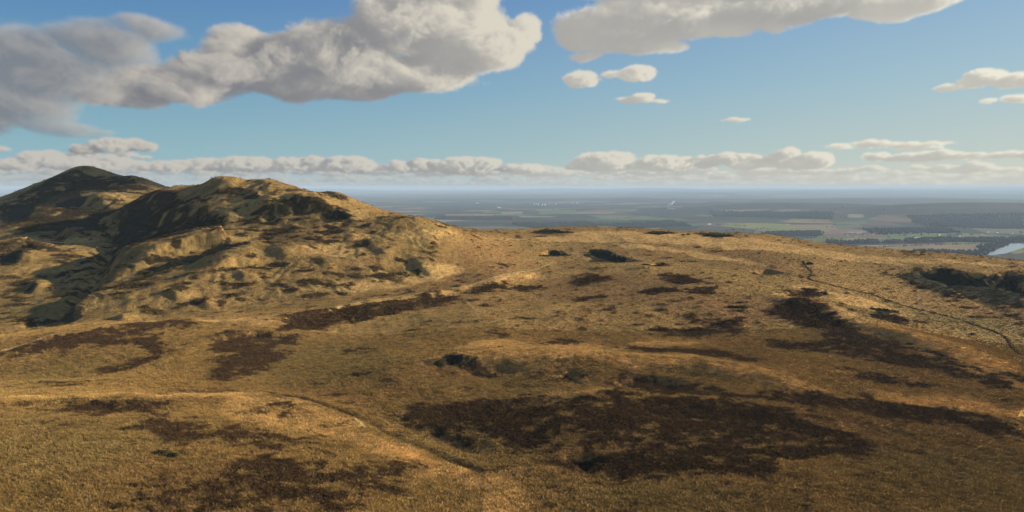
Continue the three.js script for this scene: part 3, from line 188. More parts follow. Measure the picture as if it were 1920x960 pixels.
// masks in plan, 0.5 m a cell
const MX = -560, MZ = -920, MC = 0.5, MW = 1960, MH = 1680;
function plan(draw, blur) {
  const cv = document.createElement('canvas'); cv.width = MW; cv.height = MH;
  const g = cv.getContext('2d'); g.setTransform(1 / MC, 0, 0, 1 / MC, -MX / MC, -MZ / MC); g.fillStyle = '#fff'; g.strokeStyle = '#fff'; g.lineJoin = g.lineCap = 'round';
  draw(g);
  const px = g.getImageData(0, 0, MW, MH).data; let a = new Float32Array(MW * MH), b = new Float32Array(MW * MH);
  for (let i = 0; i < a.length; i++) a[i] = px[i * 4 + 3] / 255 * (px[i * 4] / 255);
  for (let pass = 0; pass < 2 && blur; pass++) {
    for (let y = 0; y < MH; y++) { let s = 0; for (let x = -blur; x < MW; x++) { if (x + blur < MW) s += a[y * MW + x + blur]; if (x - blur - 1 >= 0) s -= a[y * MW + x - blur - 1]; if (x >= 0) b[y * MW + x] = s / (2 * blur + 1); } }
    for (let x = 0; x < MW; x++) { let s = 0; for (let y = -blur; y < MH; y++) { if (y + blur < MH) s += b[(y + blur) * MW + x]; if (y - blur - 1 >= 0) s -= b[(y - blur - 1) * MW + x]; if (y >= 0) a[y * MW + x] = s / (2 * blur + 1); } }
  }
  return (x, z) => { const u = (x - MX) / MC - 0.5, v = (z - MZ) / MC - 0.5, i = floor(u), j = floor(v); if (i < 0 || j < 0 || i >= MW - 1 || j >= MH - 1) return 0; const o = j * MW + i, fu = u - i, fv = v - j; return lerp(lerp(a[o], a[o + 1], fu), lerp(a[o + MW], a[o + MW + 1], fu), fv); };
}
const fillAll = (list) => (g) => { for (const p of list) { g.beginPath(); p.forEach(([x, z], i) => i ? g.lineTo(x, z) : g.moveTo(x, z)); g.closePath(); g.fill(); } };
const lines = (kind) => (g) => { for (const [w, k, p] of PATHS) if (k === kind) { g.lineWidth = w; g.beginPath(); p.forEach(([x, z], i) => i ? g.lineTo(x, z) : g.moveTo(x, z)); g.stroke(); } };
const heatherShadeAt = plan((g) => { fillAll(HEATHER_AND_SHADE)(g); g.fillStyle = '#000'; for (const [x, z, r] of GAPS) { g.beginPath(); g.ellipse(x, z, r * 0.9, r * 1.3, 0, 0, 2 * PI); g.fill(); } }, 7);
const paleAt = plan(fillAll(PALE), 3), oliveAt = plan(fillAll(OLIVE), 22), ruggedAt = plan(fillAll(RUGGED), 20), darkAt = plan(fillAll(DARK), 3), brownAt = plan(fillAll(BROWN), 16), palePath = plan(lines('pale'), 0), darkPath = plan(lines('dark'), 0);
const gullyAt = GULLIES.map(([w, d, p]) => [d, plan((g) => { g.lineWidth = w * 1.2; g.beginPath(); p.forEach(([x, z], i) => i ? g.lineTo(x, z) : g.moveTo(x, z)); g.stroke(); }, max(1, floor(w * 0.8)))]);
const scarps = SCARPS.map(([x, z, h, up, half, run, back]) => ({ x, z, dx: -sin(R(h)), dz: cos(R(h)), up, half, run, back, far: max(half, back) * 2.4 }));

const breaks = BREAKS.map(([kind, up, run, reach, p]) => { const xs = p.map((q) => q[0]), zs = p.map((q) => q[1]), m = reach * 1.9 + run; return { carve: kind === 'carve', up, run, reach, p, x0: min(...xs) - m, x1: max(...xs) + m, z0: min(...zs) - m, z1: max(...zs) + m }; });
function lineAt(b, x, z) {                               // signed distance (positive on the low side) and how far inside the ends
  const p = b.p; let best = 1e9, sd = 0, end = 1;
  for (let i = 0; i < p.length - 1; i++) {
    const ax = p[i][0], az = p[i][1], dx = p[i + 1][0] - ax, dz = p[i + 1][1] - az, L = hypot(dx, dz), t = ((x - ax) * dx + (z - az) * dz) / (L * L), k = clamp(t), d = hypot(x - ax - dx * k, z - az - dz * k);
    if (d < best) { best = d; const side = (dx * (z - az) - dz * (x - ax)) / L; sd = side >= 0 ? d : -d; const over = t < 0 && i === 0 ? -t * L : t > 1 && i === p.length - 2 ? (t - 1) * L : 0, inn = min(i === 0 ? max(t, 0) * L : 1e9, i === p.length - 2 ? max(1 - t, 0) * L : 1e9); end = over > 0 ? 0.25 * exp(-over / (b.run * 0.8)) : 0.25 + 0.75 * ss(0, b.run * 2, inn); }
  }
  return [sd, end];
}
function height(x, z) {
  let y = coarse(x, z);
  const Z = -z;
  if (Z > 1000) return y;
  const rg = ruggedAt(x, z), n1 = noise(x / 90 + 3, z / 90), n2 = noise(x / 34, z / 34 + 8);
  y += 1.7 * n1 + 1.0 * n2 * (0.6 + 0.4 * n1) + 0.3 * noise(x / 12, z / 12) + (0.16 * noise(x / 4.5, z / 4.5) + 0.11 * noise(x / 2.1, z / 2.1)) * (1 - 0.6 * ss(240, 400, Z));
  if (rg > 0.01) {
    // crags and hummocks: folds that run across the slope, steep towards the left
    const wx = x + 9 * noise(x / 40, z / 40 + 50), wz = z + 9 * noise(x / 40 + 70, z / 40);
    const f1 = noise(wx / 46, wz / 30 + 4), f2 = noise(wx / 19 + 9, wz / 13), f3 = noise(wx / 8, wz / 6 + 3), f4 = noise(x / 3.4, z / 3);
    const saw = (v) => { const q = v * 1.6, k = q - floor(q); return k < 0.72 ? k / 0.72 : (1 - k) / 0.28; };
    y += rg * (2.6 * (0.5 - abs(f1)) + 0.55 * (saw(f2 + wx / 60) - 0.5) + 0.5 * (0.4 - abs(f2)) + 0.25 * f3 + 0.25 * f4 - 0.3);
  }
  for (const s of scarps) {
    const ex = x - s.x, ez = z - s.z; if (abs(ex) > s.far || abs(ez) > s.far) continue;
    const wob = 0.35 * s.run * noise(x / 9 + s.x, z / 9), along = ex * s.dx + ez * s.dz + wob + s.run * 0.5, across = -ex * s.dz + ez * s.dx;
    const c = exp(-pow(abs(across) / s.half, 2.6)); if (c < 0.004) continue;
    y += s.up * c * (along < 0 ? exp(-(along * along) / (s.back * s.back * 0.4)) : 1 - ss(0, s.run, along));
  }
  for (const b of breaks) {
    if (x < b.x0 || x > b.x1 || z < b.z0 || z > b.z1) continue;
    const [sd, end] = lineAt(b, x, z), d = sd + b.run * ((b.carve ? 0.35 : 0.3) * noise(x / (b.carve ? 11 : 18) + b.up, z / (b.carve ? 11 : 18)) + (b.carve ? 0.2 : 0.05) * noise(x / 4, z / 4 + b.up));
    if (b.carve) { if (d > 0) y -= b.up * end * ss(0, b.run, d) * exp(-((d / b.reach) ** 2)) * 1.15; }
    else y += b.up * end * (d < 0 ? exp(-((d / b.reach) ** 2)) : 1 - ss(0, b.run, d));
  }
  for (const [d, at] of gullyAt) { const m = at(x, z); if (m > 0) y -= d * m; }
  return y;
}

// what covers the moor: fills COL with a base colour, returns how much heather and painted shade lies there
const COL = new Float32Array(3); let HOLLOW = 0;
const STRAW = [0.33, 0.21, 0.069], PALEC = [0.485, 0.305, 0.108], OLIV = [0.205, 0.148, 0.053], RUST = [0.235, 0.133, 0.051], HEATH = [0.058, 0.032, 0.017], MOSS = [0.045, 0.047, 0.016], EVER_SHADE = [0.036, 0.034, 0.017];  // last tone: evergreen cover and shade painted as ground colour
const mixc = (c, t) => { COL[0] = lerp(COL[0], c[0], t); COL[1] = lerp(COL[1], c[1], t); COL[2] = lerp(COL[2], c[2], t); };
function cover(x, z, fine = true) {
  const rg = ruggedAt(x, z), b1 = fbm(x / 60 + 7, z / 60, 3), b2 = fbm(x / 16, z / 16 + 11, 3), b3 = fine ? fbm(x / 3.2 + 5, z / 3.2, 3) : noise(x / 5, z / 5) * 0.4;
  COL.set(STRAW);
  mixc(RUST, clamp(0.22 + 0.9 * b1 + 0.5 * b2));
  mixc(RUST, clamp(brownAt(x, z) * (0.75 + 0.9 * b2)));
  mixc(OLIV, clamp(0.8 * oliveAt(x, z) + 0.5 * b2 * oliveAt(x, z) + clamp(0.45 * fbm(x / 28 + 40, z / 28, 3))));
  mixc(PALEC, clamp(paleAt(x + 3 * b2, z + 5 * noise(x / 12, z / 12)) * (1.1 + 0.9 * b2 + 0.5 * b3)));
  if (rg > 0) mixc(OLIV, rg * clamp(0.3 + 0.9 * b2));
  const m = 1 + 0.42 * b2 + 0.55 * b3; COL[0] *= m; COL[1] *= m; COL[2] *= m;
  // irregular dark streaks in the grass
  const lit = ss(0.22, 0.5, fbm(x / 1.9 + 60, z / 2.6, 2) + 0.25 * b2); mixc([0.1, 0.066, 0.03], 0.5 * lit);
  // heather, with some hill and hollow shade painted in as heather
  const k1 = noise(x / 15 + 2, z / 15), k2 = noise(x / 15 + 80, z / 15), k3 = noise(x / 4.2, z / 4.2 + 30), k4 = noise(x / 4.2 + 50, z / 4.2), hm = heatherShadeAt(x + 5 * k1 + 2.4 * k3, z + 6 * k2 + 2.8 * k4);
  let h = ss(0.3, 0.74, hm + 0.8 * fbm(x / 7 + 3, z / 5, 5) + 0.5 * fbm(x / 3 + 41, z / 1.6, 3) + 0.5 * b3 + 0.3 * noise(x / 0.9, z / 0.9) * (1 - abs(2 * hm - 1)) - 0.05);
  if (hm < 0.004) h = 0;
  const stray = max(fbm(x / 9 + 90, z / 7 + 13, 4) + 0.35 * b1, fbm(x / 4.5 + 31, z / 3 + 77, 3) + 0.25 * b2 - 0.04);
  h = max(h, ss(0.3, 0.46, stray + 0.2 * b3) * 0.75 * (1 - paleAt(x, z)));
  if (rg > 0.02) { const q = fbm(x / 15 + 4, z / 8 + 70, 4) + 0.35 * noise(x / 50, z / 30); h = max(h * ss(-0.42, -0.1, q + 0.3 * b2), rg * ss(0.15, 0.3, q)); mixc(MOSS, 0.45 * rg * ss(0.05, 0.3, fbm(x / 26 + 20, z / 16, 3))); }
  const dk = darkAt(x + 4 * k1 + 2 * k3, z + 5 * k2 + 2.4 * k4), everShade = dk > 0.01 ? ss(0.38, 0.62, dk + 0.4 * fbm(x / 5 + 8, z / 5, 3) + 0.3 * b3) : 0; h = max(h, everShade); HOLLOW = everShade;  // evergreen cover and painted shade share this mask
  const pp = palePath(x, z), dp = darkPath(x, z);
  if (pp > 0) h *= 1 - 0.8 * pp;
  mixc(HEATH, h * (0.93 + 0.07 * b3)); if (everShade > 0) mixc(EVER_SHADE, everShade); else if (h > 0.3) mixc(MOSS, 0.4 * h * clamp(rg + 0.4 * b2 + 0.15));
  if (pp > 0) mixc([0.45, 0.31, 0.14], 0.9 * pp);
  if (dp > 0) mixc([0.075, 0.048, 0.025], 0.6 * dp);
  return h;
}

{ // the moor, one sheet
  const xs = [], zs = [];
  for (let x = -980; x < -470; x += x < -620 ? 12 : 4) xs.push(x);
  for (let x = -470; x < 430; x += 1.2) xs.push(x);
  for (let x = 430; x <= 980; x += 12) xs.push(x);
  for (let Z = -90; Z < 96; Z += 4) zs.push(-Z);
  for (let Z = 96; Z < 840; Z += Z < 260 ? 0.8 : Z < 700 ? 1.2 : 2) zs.push(-Z);
  for (let Z = 840; Z < 1480; Z += 14) zs.push(-Z);
  const nx = xs.length, nz = zs.length, p = new Float32Array(nx * nz * 3), uv = new Float32Array(nx * nz * 2), idx = [[], []];
  for (let j = 0, o = 0; j < nz; j++) for (let i = 0; i < nx; i++, o++) { p[o * 3] = xs[i]; p[o * 3 + 1] = height(xs[i], zs[j]); p[o * 3 + 2] = zs[j]; uv[o * 2] = (xs[i] + 650) / 1300; uv[o * 2 + 1] = (-zs[j] + 80) / 1300; }
  for (let j = 0; j < nz - 1; j++) for (let i = 0; i < nx - 1; i++) {
    const a = j * nx + i, near = xs[i] > -259 && xs[i + 1] < 259 && -zs[j] > 96 && -zs[j + 1] < 614;
    idx[near ? 0 : 1].push(a, a + 1, a + nx, a + 1, a + nx + 1, a + nx);
  }
  const g = new THREE.BufferGeometry();
  g.setAttribute('position', new THREE.BufferAttribute(p, 3)); g.setAttribute('uv', new THREE.BufferAttribute(uv, 2));
  const all = new Uint32Array(idx[0].length + idx[1].length); all.set(idx[0]); all.set(idx[1], idx[0].length);
  g.setIndex(new THREE.BufferAttribute(all, 1)); g.addGroup(0, idx[0].length, 0); g.addGroup(idx[0].length, idx[1].length, 1); g.computeVertexNormals();
  const paint = (x0, zA, size, n, fine) => {
    const d = new Uint8Array(n * n * 4), c = size / n;
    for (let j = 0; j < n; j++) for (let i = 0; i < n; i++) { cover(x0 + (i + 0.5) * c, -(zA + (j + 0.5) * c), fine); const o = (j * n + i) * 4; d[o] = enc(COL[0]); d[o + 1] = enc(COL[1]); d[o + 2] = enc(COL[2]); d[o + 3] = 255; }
    const t = new THREE.DataTexture(d, n, n); t.colorSpace = THREE.SRGBColorSpace; t.magFilter = THREE.LinearFilter; t.needsUpdate = true; return t;
  };
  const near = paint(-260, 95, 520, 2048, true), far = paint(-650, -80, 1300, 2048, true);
  near.repeat.set(1300 / 520, 1300 / 520); near.offset.set(-390 / 520, -175 / 520);
  const n = 512, bd = new Uint8Array(n * n * 4), per = (x, y, f) => { const u = x / n * f, v = y / n * f, a = x / n, b = y / n; return lerp(lerp(noise(u, v), noise(u - f, v), a), lerp(noise(u, v - f), noise(u - f, v - f), a), b); };
  for (let y = 0; y < n; y++) for (let x = 0; x < n; x++) { const v = 0.5 + 0.3 * per(x, y, 12) + 0.25 * per(x, y, 28) + 0.18 * per(x, y, 64), o = (y * n + x) * 4; bd[o] = bd[o + 1] = bd[o + 2] = 255 * clamp(v); bd[o + 3] = 255; }
  const bump = (m) => { const t = new THREE.DataTexture(bd, n, n); t.wrapS = t.wrapT = THREE.RepeatWrapping; t.magFilter = THREE.LinearFilter; t.repeat.set(1300 / m, 1300 / m); t.needsUpdate = true; return t; };
  const m0 = new THREE.MeshPhysicalMaterial({ map: near, ...dull, bumpMap: bump(14), bumpScale: 0.36 }), m1 = new THREE.MeshPhysicalMaterial({ map: far, ...dull, bumpMap: bump(14), bumpScale: 0.36 });
  tag(top('moorland', g, [m0, m1]), 'rolling moor of straw grass and dark heather rising to craggy hills', 'moor', null, 'structure');
}
console.log('moor done');

// ---------------------------------------------------------------- grass and heather that stand on it
function bladesGeometry(seed, n, high, wide, spread, droop) {
  const r = rng(seed), p = [];
  for (let i = 0; i < n; i++) {
    const a = r() * 2 * PI, d = spread * sqrt(r()) * 0.5, bx = cos(a) * d, bz = sin(a) * d, h = high * (0.6 + 0.6 * r()), out = droop * (0.4 + r()), t = a + (r() - 0.5), w = wide * (0.7 + 0.6 * r()), sx = -sin(t) * w, sz = cos(t) * w;
    p.push(bx - sx, -0.05, bz - sz, bx + sx, -0.05, bz + sz, bx + cos(t) * out, h, bz + sin(t) * out);
  }
  const g = new THREE.BufferGeometry(); g.setAttribute('position', new THREE.BufferAttribute(new Float32Array(p), 3)); g.computeVertexNormals(); return g;
}
function sprigGeometry(seed, n, radius, high, leaf) {
  const r = rng(seed), p = [];
  for (let i = 0; i < n; i++) {
    const a = r() * 2 * PI, u = r(), d = radius * sqrt(r()), k = sqrt(max(0, 1 - (d / radius) ** 2)), y = high * k * (0.35 + 0.65 * u), x = cos(a) * d, z = sin(a) * d;
    for (let v = 0; v < 3; v++) p.push(x + leaf * (r() - 0.5) * 2, y + leaf * (r() - 0.35) * 1.6, z + leaf * (r() - 0.5) * 2);
  }
  const g = new THREE.BufferGeometry(); g.setAttribute('position', new THREE.BufferAttribute(new Float32Array(p), 3)); g.computeVertexNormals(); return g;
}
function scatter(name, label, category, geometry, seed, want, zA, zB, falloff, pick) {
  const r = rng(seed), M = [], C = [], m = new THREE.Matrix4(), q = new THREE.Quaternion(), e = new THREE.Euler(), v = new THREE.Vector3(), s = new THREE.Vector3();
  for (let k = 0; k < want; k++) {
    const Z = zA * pow(zB / zA, pow(r(), falloff)), x = (r() * 2 - 1) * (Z * 0.86 + 34), z = -Z;
    const got = pick(x, z, r); if (!got) continue;
    e.set((r() - 0.5) * 0.3, r() * 2 * PI, (r() - 0.5) * 0.3); q.setFromEuler(e); v.set(x, height(x, z) - 0.02, z); s.set(got[0], got[0] * got[1], got[0]);
    m.compose(v, q, s); for (let i = 0; i < 16; i++) M.push(m.elements[i]); C.push(got[2], got[3], got[4]);
  }
  const mesh = new THREE.InstancedMesh(geometry, new THREE.MeshPhysicalMaterial({ ...dull, side: THREE.DoubleSide }), M.length / 16);
  mesh.instanceMatrix.array.set(M); mesh.instanceColor = new THREE.InstancedBufferAttribute(new Float32Array(C), 3);
  mesh.name = numbered(name); scene.add(mesh); tag(mesh, label, category, null, 'stuff'); console.log(name, M.length / 16);
}
const tussock = bladesGeometry(5, 16, 0.42, 0.03, 0.5, 0.26), bigTussock = bladesGeometry(9, 30, 0.5, 0.035, 1.1, 0.3), sprig = sprigGeometry(3, 30, 0.42, 0.36, 0.1), shrub = sprigGeometry(8, 46, 0.8, 0.6, 0.2);
scatter('moor_grass', 'straw coloured tussock grass covering the near moor', 'grass', tussock, 11, 430000, 104, 300, 0.9, (x, z, r) => {
  const h = cover(x, z); if ((h > 0.45 && r() < 0.93) || palePath(x, z) > 0.4) return null;
  const k = 0.84 + 0.38 * r(); return [0.8 + 0.7 * r() * r(), 0.8 + 0.4 * r(), COL[0] * k, COL[1] * k, COL[2] * k];
});
scatter('tall_moor_grass', 'taller bleached tussocks farther over the moor', 'grass', bigTussock, 12, 270000, 200, 690, 0.8, (x, z, r) => {
  const h = cover(x, z); if (h > 0.4 || r() < 0.15) return null;
  const k = 0.92 + 0.22 * r(); return [0.55 + 0.35 * r(), 0.65 + 0.3 * r(), COL[0] * k, COL[1] * k, COL[2] * k];
});
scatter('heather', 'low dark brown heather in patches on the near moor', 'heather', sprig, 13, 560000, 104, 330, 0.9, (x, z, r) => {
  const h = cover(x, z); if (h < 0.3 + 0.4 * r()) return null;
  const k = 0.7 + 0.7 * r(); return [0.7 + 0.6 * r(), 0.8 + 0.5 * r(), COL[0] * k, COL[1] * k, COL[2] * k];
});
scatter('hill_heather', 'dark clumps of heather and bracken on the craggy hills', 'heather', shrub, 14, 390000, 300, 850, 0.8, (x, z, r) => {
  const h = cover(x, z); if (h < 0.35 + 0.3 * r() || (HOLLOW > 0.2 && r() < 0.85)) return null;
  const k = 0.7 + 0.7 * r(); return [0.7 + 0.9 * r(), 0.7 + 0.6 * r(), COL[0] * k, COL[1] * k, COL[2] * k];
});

// ---------------------------------------------------------------- the far plain
const HILLS = [[3962,-9300,1700,900,110], [5337,-7600,1900,1000,150], [3811,-11500,1500,900,70], [2399,-16000,4000,1500,40], [8174,-14000,4000,1800,90]];
function plainRelief(x, z) {
  let y = 0; const Z = -z;
  for (const [hx, hz, rx, rz, up] of HILLS) y += up * exp(-(((x - hx) / rx) ** 2) - ((z - hz) / rz) ** 2);
  const right = ss(-4000, 9000, x);
  return y + ss(11000, 24000, Z) * (26 * noise(x / 4200, z / 5200) + 14) + right * ss(14000, 29000, Z) * (105 + 45 * noise(x / 7000 + 4, z / 9000)) + ss(33000, 46000, Z) * (60 + 150 * max(0, noise(x / 7000 + 2.3, z / 20000)) * 1.5);
}
function plainHeight(x, z) { const Z = -z; return PLAIN + plainRelief(x, z) + ss(3000, 5000, Z) * (2 * noise(x / 900, z / 900)) + ss(5500, 9000, Z) * (7 * noise(x / 1500 + 8, z / 1700)); }
const FIELDS = [["lime",[[2056,-6389], [2457,-6018], [2429,-5150], [2239,-4909], [1943,-5150], [1750,-5713]]], ["stubble",[[2428,-5946], [2802,-5946], [2560,-5296], [2259,-5424]]], ["green",[[2693,-5713], [3059,-5994], [2881,-5556], [2560,-5296]]], ["stubble",[[1963,-3833], [2827,-3989], [2552,-3639], [2243,-3427], [1854,-3511], [1835,-3639]]], ["green",[[2285,-4269], [2517,-4443], [2405,-4185], [2186,-4053]]], ["green",[[2585,-4053], [2897,-4135], [2763,-3941], [2494,-3910]]], ["lime",[[2547,-3455], [2753,-3639], [2574,-3400], [2462,-3320]]], ["green",[[1981,-4496], [2150,-4408], [2010,-4053], [1855,-4135]]], ["pale",[[2490,-5028], [2632,-5028], [2520,-4812], [2384,-4812]]], ["stubble",[[-799,-8151], [-224,-8151], [-207,-7555], [-741,-7555]]], ["pale",[[-739,-6729], [0,-6729], [0,-6238], [-694,-6313]]], ["stubble",[[-138,-8828], [141,-9006], [130,-8315], [-128,-8151]]], ["green",[[360,-9187], [896,-9524], [795,-8449], [320,-8151]]], ["green",[[1317,-9335], [1616,-9373], [1476,-8758], [1226,-8688]]], ["lime",[[1856,-6570], [2379,-6892], [2325,-6440], [1776,-6114]]], ["green",[[1757,-6783], [2130,-7145], [2068,-6756], [1655,-6389]]], ["pale",[[3710,-9114], [4092,-8934], [4011,-8758], [3637,-8934]]], ["pale",[[3638,-7738], [3849,-7677], [3684,-7231], [3485,-7289]]], ["pale",[[4218,-7376], [4757,-7231], [5092,-7145], [4665,-7088], [4192,-7231]]], ["pale",[[3501,-7088], [3624,-7003], [3484,-6729], [3339,-6756]]], ["green",[[1462,-7769], [1866,-7435], [1731,-6892], [1345,-7145]]], ["green",[[763,-6948], [1195,-6920], [1125,-6518], [716,-6518]]], ["pale",[[201,-6414], [624,-6623], [578,-6139], [188,-5970]]], ["green",[[2938,-6238], [3283,-6338], [3191,-6066], [2837,-5922]]], ["stubble",[[2351,-6810], [2909,-6389], [2869,-6090], [2271,-6288]]], ["green",[[-1148,-7318], [-804,-7318], [-763,-6948], [-1090,-6948]]], ["green",[[1699,-4408], [1896,-4303], [1915,-4053], [1696,-3989]]], ["pale",[[-380,-6042], [-47,-5970], [-89,-5645], [-359,-5713]]], ["green",[[2360,-3400], [2353,-3241], [2165,-3190]]]];
const WOODS = [[[2134,-5028], [2293,-5028], [2111,-4587], [1951,-4551]], [[1995,-4021], [2285,-4269], [2167,-3989], [1955,-3879]], [[2261,-4102], [2405,-4185], [2299,-3989], [2188,-3941]], [[1814,-4909], [2134,-5028], [2021,-4587], [1733,-4496]], [[2506,-4303], [2844,-4408], [2649,-4053], [2324,-3989]], [[831,-5875], [1553,-6596], [1481,-5713], [916,-5296]], [[2736,-5275], [3410,-5424], [3242,-4909], [2513,-4698]], [[2777,-4303], [3329,-4408], [3039,-4021], [2755,-4021], [2680,-4102]], [[2103,-3511], [2387,-3400], [2250,-3241], [1984,-3400]], [[2615,-3772], [2906,-3989], [2491,-3511], [2346,-3400]], [[1920,-4135], [2042,-4053], [1971,-3910], [1848,-3910]], [[-830,-7555], [0,-7435], [0,-6838], [-751,-6838]], [[0,-6042], [694,-6313], [808,-5713], [170,-5424]], [[3921,-6756], [5065,-6729], [3979,-5275], [3404,-5556]], [[2479,-8550], [3469,-7376], [3093,-6570], [2190,-7347]]];
const HEDGES = [[[1790,-5424], [1937,-5360], [2048,-5212]], [[1835,-3639], [2140,-3772], [2505,-3879], [2794,-3941]], [[1774,-5946], [1975,-5713]], [[1882,-3511], [2016,-3455]], [[1942,-4408], [2134,-4303]], [[1733,-4496], [1942,-4408]]];
{
  const crops = { lime: [0.24, 0.26, 0.075], green: [0.13, 0.18, 0.065], stubble: [0.30, 0.22, 0.11], pale: [0.33, 0.29, 0.19], plough: [0.12, 0.085, 0.06], wood: [0.028, 0.034, 0.02] };
  const kinds = [crops.plough, crops.wood, crops.green, [0.2, 0.18, 0.09], [0.07, 0.08, 0.04], crops.wood, [0.26, 0.21, 0.12], crops.wood];
  const css = (c) => `rgb(${c.map((v) => Math.round(enc(v))).join(',')})`;
  const paint = (x0, zA, size, n, cell) => {
    const cv = document.createElement('canvas'); cv.width = cv.height = n; const g = cv.getContext('2d'), r = rng(31), c = size / n;
    g.fillStyle = css([0.1, 0.1, 0.05]); g.fillRect(0, 0, n, n);
    const m = floor(size / cell), pt = (i, j) => { const k = PERM[PERM[(i & 255)] + (j & 255)], l = PERM[PERM[(j & 255)] + (i * 3 & 255)]; return [(i + 0.7 * (k / 255 - 0.5) + 0.3 * j) * cell / c, (j + 0.7 * (l / 255 - 0.5)) * cell / c]; };
    for (let j = -1; j <= m; j++) for (let i = -floor(m * 0.35) - 1; i <= m; i++) {                    // patchwork of fields and woods, wood tone widened as painted cloud shade
      g.fillStyle = css(kinds[PERM[PERM[i & 255] + (j * 7 & 255)] % kinds.length].map((v) => v * (0.75 + 0.5 * r())));
      g.beginPath(); [[i, j], [i + 1, j], [i + 1, j + 1], [i, j + 1]].forEach(([a, b], k) => { const q = pt(a, b); k ? g.lineTo(...q) : g.moveTo(...q); }); g.closePath(); g.fill(); g.strokeStyle = css(crops.wood); g.lineWidth = max(0.6, 10 / c); g.stroke();
    }
    g.setTransform(1 / c, 0, 0, -1 / c, -x0 / c, -zA / c);
    const shape = (p) => { g.beginPath(); p.forEach(([x, z], i) => i ? g.lineTo(x, z) : g.moveTo(x, z)); g.closePath(); g.fill(); };
    for (const p of WOODS) { g.fillStyle = css(crops.wood); shape(p); }
    for (const [k, p] of FIELDS) { g.fillStyle = css(crops[k]); shape(p); }
    const px = g.getImageData(0, 0, n, n).data, d = new Uint8Array(n * n * 4);
    for (let j = 0; j < n; j++) for (let i = 0; i < n; i++) {
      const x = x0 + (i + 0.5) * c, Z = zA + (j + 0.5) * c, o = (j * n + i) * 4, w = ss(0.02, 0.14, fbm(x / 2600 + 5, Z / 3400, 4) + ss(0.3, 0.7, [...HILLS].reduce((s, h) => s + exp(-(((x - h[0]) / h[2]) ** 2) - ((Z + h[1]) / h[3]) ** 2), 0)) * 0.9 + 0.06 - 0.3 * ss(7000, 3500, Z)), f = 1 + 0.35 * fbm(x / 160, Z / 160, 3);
      for (let k = 0; k < 3; k++) d[o + k] = enc(lerp(pow(px[o + k] / 255, 2.2), crops.wood[k] * 1.1, 0.86 * w) * f * 0.72); d[o + 3] = 255;  // whole plain dimmed: cloud shade put into its colour
    }
    const t = new THREE.DataTexture(d, n, n); t.colorSpace = THREE.SRGBColorSpace; t.magFilter = THREE.LinearFilter; t.needsUpdate = true; return t;
  };
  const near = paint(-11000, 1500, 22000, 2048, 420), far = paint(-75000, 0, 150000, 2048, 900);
  near.repeat.set(150 / 22, 150 / 22); near.offset.set(-64 / 22, -1.5 / 22);
  const rowsZ = [], p = [], uv = [], idx = [[], []]; for (let Z = 900; Z < 52000; Z *= 1.017) rowsZ.push(Z);
  const nc = 300;
  rowsZ.forEach((Z) => { for (let i = 0; i <= nc; i++) { const x = (i / nc * 2 - 1) * (2500 + Z * 0.95), z = -Z; p.push(x, plainHeight(x, z), z); uv.push((x + 75000) / 150000, Z / 150000); } });
  for (let j = 0; j < rowsZ.length - 1; j++) for (let i = 0; i < nc; i++) { const a = j * (nc + 1) + i, x = abs(p[a * 3]); idx[rowsZ[j] > 1500 && rowsZ[j + 1] < 23400 && x < 10800 ? 0 : 1].push(a, a + 1, a + nc + 1, a + 1, a + nc + 2, a + nc + 1); }
  const g = new THREE.BufferGeometry(); g.setAttribute('position', new THREE.BufferAttribute(new Float32Array(p), 3)); g.setAttribute('uv', new THREE.BufferAttribute(new Float32Array(uv), 2));
  g.setIndex([...idx[0], ...idx[1]]); g.addGroup(0, idx[0].length, 0); g.addGroup(idx[0].length, idx[1].length, 1); g.computeVertexNormals();
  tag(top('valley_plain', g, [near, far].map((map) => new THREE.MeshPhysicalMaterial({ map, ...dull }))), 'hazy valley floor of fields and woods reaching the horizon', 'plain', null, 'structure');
}
console.log('plain done');
{ // river
  const P = [[2980,-3941], [2873,-3910], [2702,-3727], [2513,-3511], [2354,-3346], [2263,-3267], [2296,-3241], [2422,-3320], [2561,-3455], [2753,-3639]], s = new THREE.Shape(P.map(([x, z]) => new THREE.Vector2(x, -z))), g = new THREE.ShapeGeometry(s); g.rotateX(-PI / 2); g.translate(0, PLAIN + 3, 0);
  tag(top('river', g, new THREE.MeshPhysicalMaterial({ color: new THREE.Color().setRGB(0.05, 0.06, 0.06), roughness: 0.12, specularIntensity: 1 })), 'pale bend of a river in the valley beyond the moor', 'river', null, 'structure');
}
